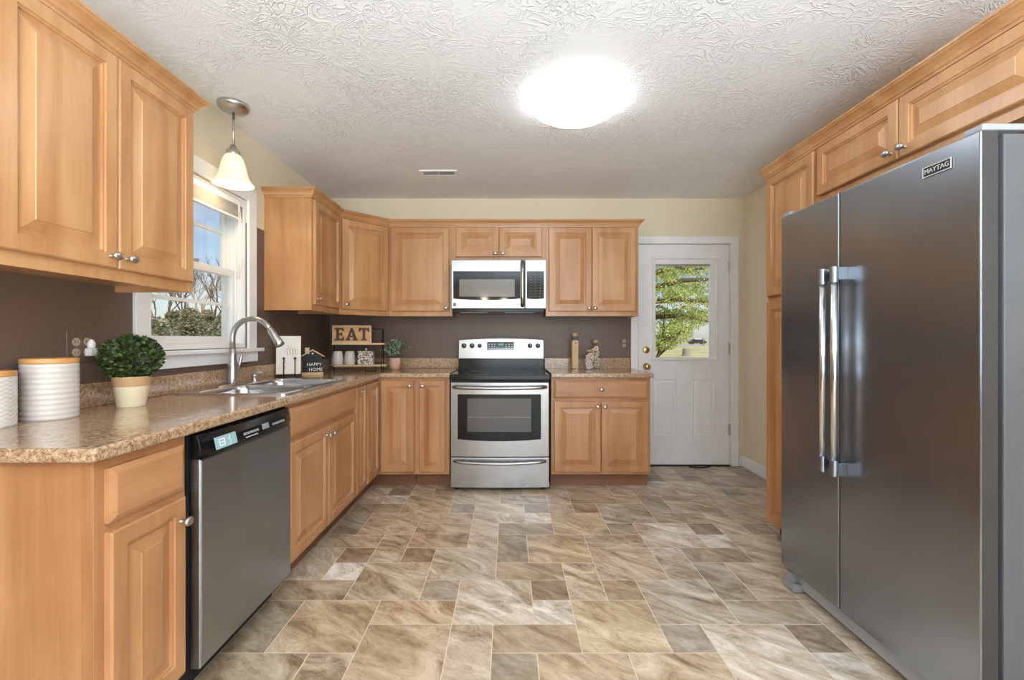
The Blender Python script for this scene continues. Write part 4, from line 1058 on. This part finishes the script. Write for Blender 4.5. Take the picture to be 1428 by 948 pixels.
# ------------------------------------------------------------ outlets
def outlet(label, loc, rz, wide=False, plug=False):
    t = thing('wall_outlet', label, 'outlet', loc, rz)
    w = .058 if wide else .036
    link('cover_plate', B((-w, w, -.006, 0, -.058, .058)), BRPL, t, bevel=.003)
    for x in ((-.023, .023) if wide else (0,)):
        for z in (-.02, .02):
            o = link('socket', xf(ydisc(.0155, -.009, -.005)), SOCK, t, (x, 0, z)); link('slot', B((-.007, -.005, -.0095, -.008, -.004, .006), (.005, .007, -.0095, -.008, -.004, .006)), BLKM, o)
    if plug:
        link('night_light', join(B((-.014, .014, -.034, -.009, -.034, -.004)), xf(lathe([(0, 0), (.012, .004), (.013, .02), (.006, .034), (0, .036)], 14), (0, -.022, -.006))), WPRINT, t, (0.023 if wide else 0, 0, 0), bevel=.002)
    return t
outlet('brown double outlet plate with white plug-in on left wall behind the canisters', (XL, 1.735, 1.125), PI/2, True, True)
outlet('brown outlet plate with white plug-in between the window and the white board', (XL, 3.215, 1.085), PI/2, False, True)
outlet('brown outlet plate on the back wall between the jars and door', (XJ(870.3, YB), YB, 1.118), 0)

# ------------------------------------------------------------ outdoors
GZ = -.15
setp(link('ground', B((-260, 260, -60, 420, GZ-.3, GZ)), LAWN), kind='structure')
setp(link('road', B((-260, 260, 92, 112, GZ, GZ+.02)), ROAD), kind='structure')
def leafcloud(centers, n, size, cols, squash=1.0):
    lv = []
    for i in range(n):
        c, r = random.choice(centers)
        u = Vector([random.gauss(0, 1) for _ in range(3)]).normalized()*r*random.uniform(.3, 1)**.5; u.z *= squash
        col = random.choice(cols); g = random.uniform(.8, 1.2)
        lv.append((Vector(c)+u, Vector([random.uniform(-1, 1) for _ in range(3)]), size*random.uniform(.6, 1.3), size*.5, tuple(q*g for q in col)))
    return lv
YG = [(.80, .78, .24), (.62, .70, .22), (.38, .55, .20), (.85, .80, .34), (.22, .36, .14)]
# pine seen through the door
tr = thing('pine_tree', 'large yellow-green pine with drooping branches outside the back door', 'tree', (3.60, 12.4, GZ))
bm = bmesh.new(); tube(bm, [(0, 0, 0), (.15, 0, .9), (.05, 0, 2.2), (.1, .1, 5), (0, 0, 8)], [.17, .14, .13, .10, .03], 10)
tube(bm, [(.10, 0, 0), (.42, 0, .75), (.58, -.05, 1.3), (.60, -.05, 1.9)], [.06, .05, .04, .02], 8); tube(bm, [(.45, 0, .85), (.8, 0, 1.15), (1.1, 0, 1.5)], [.035, .025, .012], 7)
cs = []
br = [((.1, 0, 1.0), (.7, -.2, 1.35), (1.1, -.3, 1.55)), ((.05, 0, 2.3), (.9, -.4, 2.35), (2.1, -.6, 2.25)), ((.05, 0, 2.62), (1.0, -.4, 2.86), (2.4, -.4, 2.90)), ((.05, 0, 1.9), (1.2, .3, 1.95), (2.0, .4, 1.8)),
      ((.05, 0, 3.0), (.9, .3, 3.3), (1.9, .5, 3.3)), ((.05, 0, 2.3), (-.9, 0, 2.6), (-1.9, .2, 2.5)), ((.05, 0, 3.3), (-.9, .4, 3.6), (-2.1, .5, 3.6)), ((.05, 0, 4.0), (.9, -.2, 4.3), (1.6, 0, 4.4)), ((.05, 0, 1.5), (-.7, -.3, 1.7), (-1.5, -.4, 1.6)), ((0, 0, 5), (-.8, .2, 5.5), (-1.3, .1, 5.6))]
for p0, p1, p2 in br:
    tube(bm, [p0, p1, p2], [.075, .06, .03], 7)
    P0, P1, P2 = map(Vector, (p0, p1, p2))
    for k in range(7):
        f = .25+.12*k; p = P0*(1-f)**2+P1*2*f*(1-f)+P2*f*f; cs.append((p+Vector((0, random.uniform(-.2, .4), random.uniform(-.15, .22))), random.uniform(.30, .55)))
link('trunk', bm, BARK, tr, smooth=True)
tint_leaves('foliage', leafcloud(cs, 26000, .065, YG, .5), TREELEAF, tr)
sb = thing('shrub', 'low yellow-green shrub at the foot of the pine outside the door', 'shrub', (3.58, 10.5, GZ))
tint_leaves('foliage', leafcloud([((0, 0, .5), .35), ((.3, .1, .4), .35), ((-.2, 0, .35), .3), ((.1, 0, .2), .3)], 2600, .07, YG[1:], .9), TREELEAF, sb)
link('stems', T([(0, 0, 0), (.02, 0, .3), (.1, 0, .6)], [.03, .02, .01], 6), BARK, sb)
# stump, mailbox, parked car
st = thing('tree_stump', 'weathered brown stump on the lawn beyond the back door', 'stump', ((957-710)*36/635, 36, GZ))
link('stump', lathe([(.36, 0), (.31, .06), (.29, .3), (.28, .55), (.25, .58), (0, .60)], 14), PBARK, st, smooth=True)
mb = thing('mailbox', 'brown post mailbox beside the road beyond the back door', 'mailbox', ((981-710)*88/635, 88, GZ))
link('post', B((-.07, .07, -.07, .07, 0, 1.0)), PBARK, mb); link('box', xf(prism([(-.22, 0), (.22, 0), (.22, .25), (.15, .42), (0, .48), (-.15, .42), (-.22, .25)], -.35, .35), (0, 0, 1.0)), PBARK, mb)
ca = thing('car', 'dark car parked across the road beyond the back door', 'car', ((972-710)*120/635, 120, GZ))
bm = prism([(-2.2, .25), (2.2, .25), (2.25, .75), (1.5, .92), (.9, 1.38), (-.9, 1.42), (-1.6, .95), (-2.25, .8)], -.85, .85); cb = link('body', bm, CARB, ca, bevel=.08)
for x in (-1.4, 1.4):
    for y in (-.86, .70): link('wheel', xf(ydisc(.33, 0, .16), (x, y, .33)), RUBBER, ca)
link('side_window', prism([(-1.35, .95), (1.15, .95), (.8, 1.30), (-.85, 1.33)], -.86, -.84), BGL, ca)
# beyond the left window: evergreens, bare trees, white fence
def evergreen(label, x, y, h, r, n=9000, cols=((.28, .30, .17), (.40, .40, .24), (.52, .47, .31), (.18, .21, .13))):
    t = thing('evergreen_tree', label, 'tree', (x, y, GZ)); cs = []
    link('trunk', T([(0, 0, 0), (0, 0, h*.8)], [.18, .05], 8), BARK, t)
    for k in range(26):
        f = k/26.; rr = r*(1-f*.8); a = random.uniform(0, 6.28)
        cs.append(((math.cos(a)*rr*.5, math.sin(a)*rr*.5, h*(.08+.88*f)), max(.4, rr*.75)))
    tint_leaves('foliage', leafcloud(cs, n, .20, cols, .75), TREELEAF, t)
def baretree(label, x, y, h, mat=PBARK, seed=1):
    t = thing('bare_tree', label, 'tree', (x, y, GZ)); rn = random.Random(seed); bm = bmesh.new()
    def grow(p, d, L, r, k):
        q = p+d*L*.5+Vector((rn.uniform(-.05, .05), rn.uniform(-.05, .05), 0))*L; e = p+d*L
        tube(bm, [p, q, e], [r, r*.85, r*.65], 5)
        if k == 0: return
        for i in range(3 if k > 1 else 5):
            nd = (d+Vector((rn.uniform(-.8, .8), rn.uniform(-.8, .8), rn.uniform(-.05, .55)))).normalized(); grow(p+d*L*rn.uniform(.55, 1), nd, L*rn.uniform(.5, .75), r*.55, k-1)
    grow(Vector((0, 0, 0)), Vector((0, 0, 1)), h*.38, h*.012, 4)
    link('trunk', bm, mat, t)
DIR = lambda p, y: (p-710)*y/635
ev = [(222, 23.8, 2.35, 1.1, 'dark round evergreen at the left end of the window view'), (243, 31, 3.2, 1.3, 'bushy olive evergreen, second from left in the window view'), (268, 27, 3.1, 1.4, 'tallest olive evergreen in the middle of the window view'),
      (292, 37, 3.7, 1.4, 'yellowish evergreen right of the middle in the window view'), (314, 24.4, 2.6, 1.3, 'evergreen at the right of the window view behind the faucet'), (338, 33, 3.3, 1.7, 'evergreen at the far right edge of the window view')]
for p, y, h, r, lab in ev: evergreen(lab, DIR(p, y), y, h, r)
bt = [(236, 58, 13, 'thin bare tree well behind the evergreens, left part of the window view'), (268, 74, 17, 'thin bare tree well behind the evergreens, centre of the window view'), (312, 62, 14, 'thin bare tree well behind the evergreens, right part of the window view'), (216, 44, 9, 'bare tree farthest left in the window view'), (258, 40, 11, 'tall bare tree left of centre in the window view'), (282, 52, 14, 'tallest bare tree near the middle of the window view'), (300, 38, 10, 'pale bare tree right of centre in the window view'), (326, 42, 10, 'bare tree at the right of the window view')]
for i, (p, y, h, lab) in enumerate(bt): baretree(lab, DIR(p, y), y, h, PBARK if i % 2 else BARK, i+3)
fn = thing('rail_fence', 'white rail fence running across the lawn beyond the window', 'fence', (-25, 22.5, GZ))
bm = B(*[(0, 14, -.02, .02, z, z+.10) for z in (.45, .85, 1.2)]); link('rail', bm, WHITE, fn)
for k in range(8): link('post', B((2*k-.06, 2*k+.06, -.08, .08, 0, 1.42)), WHITE, fn)
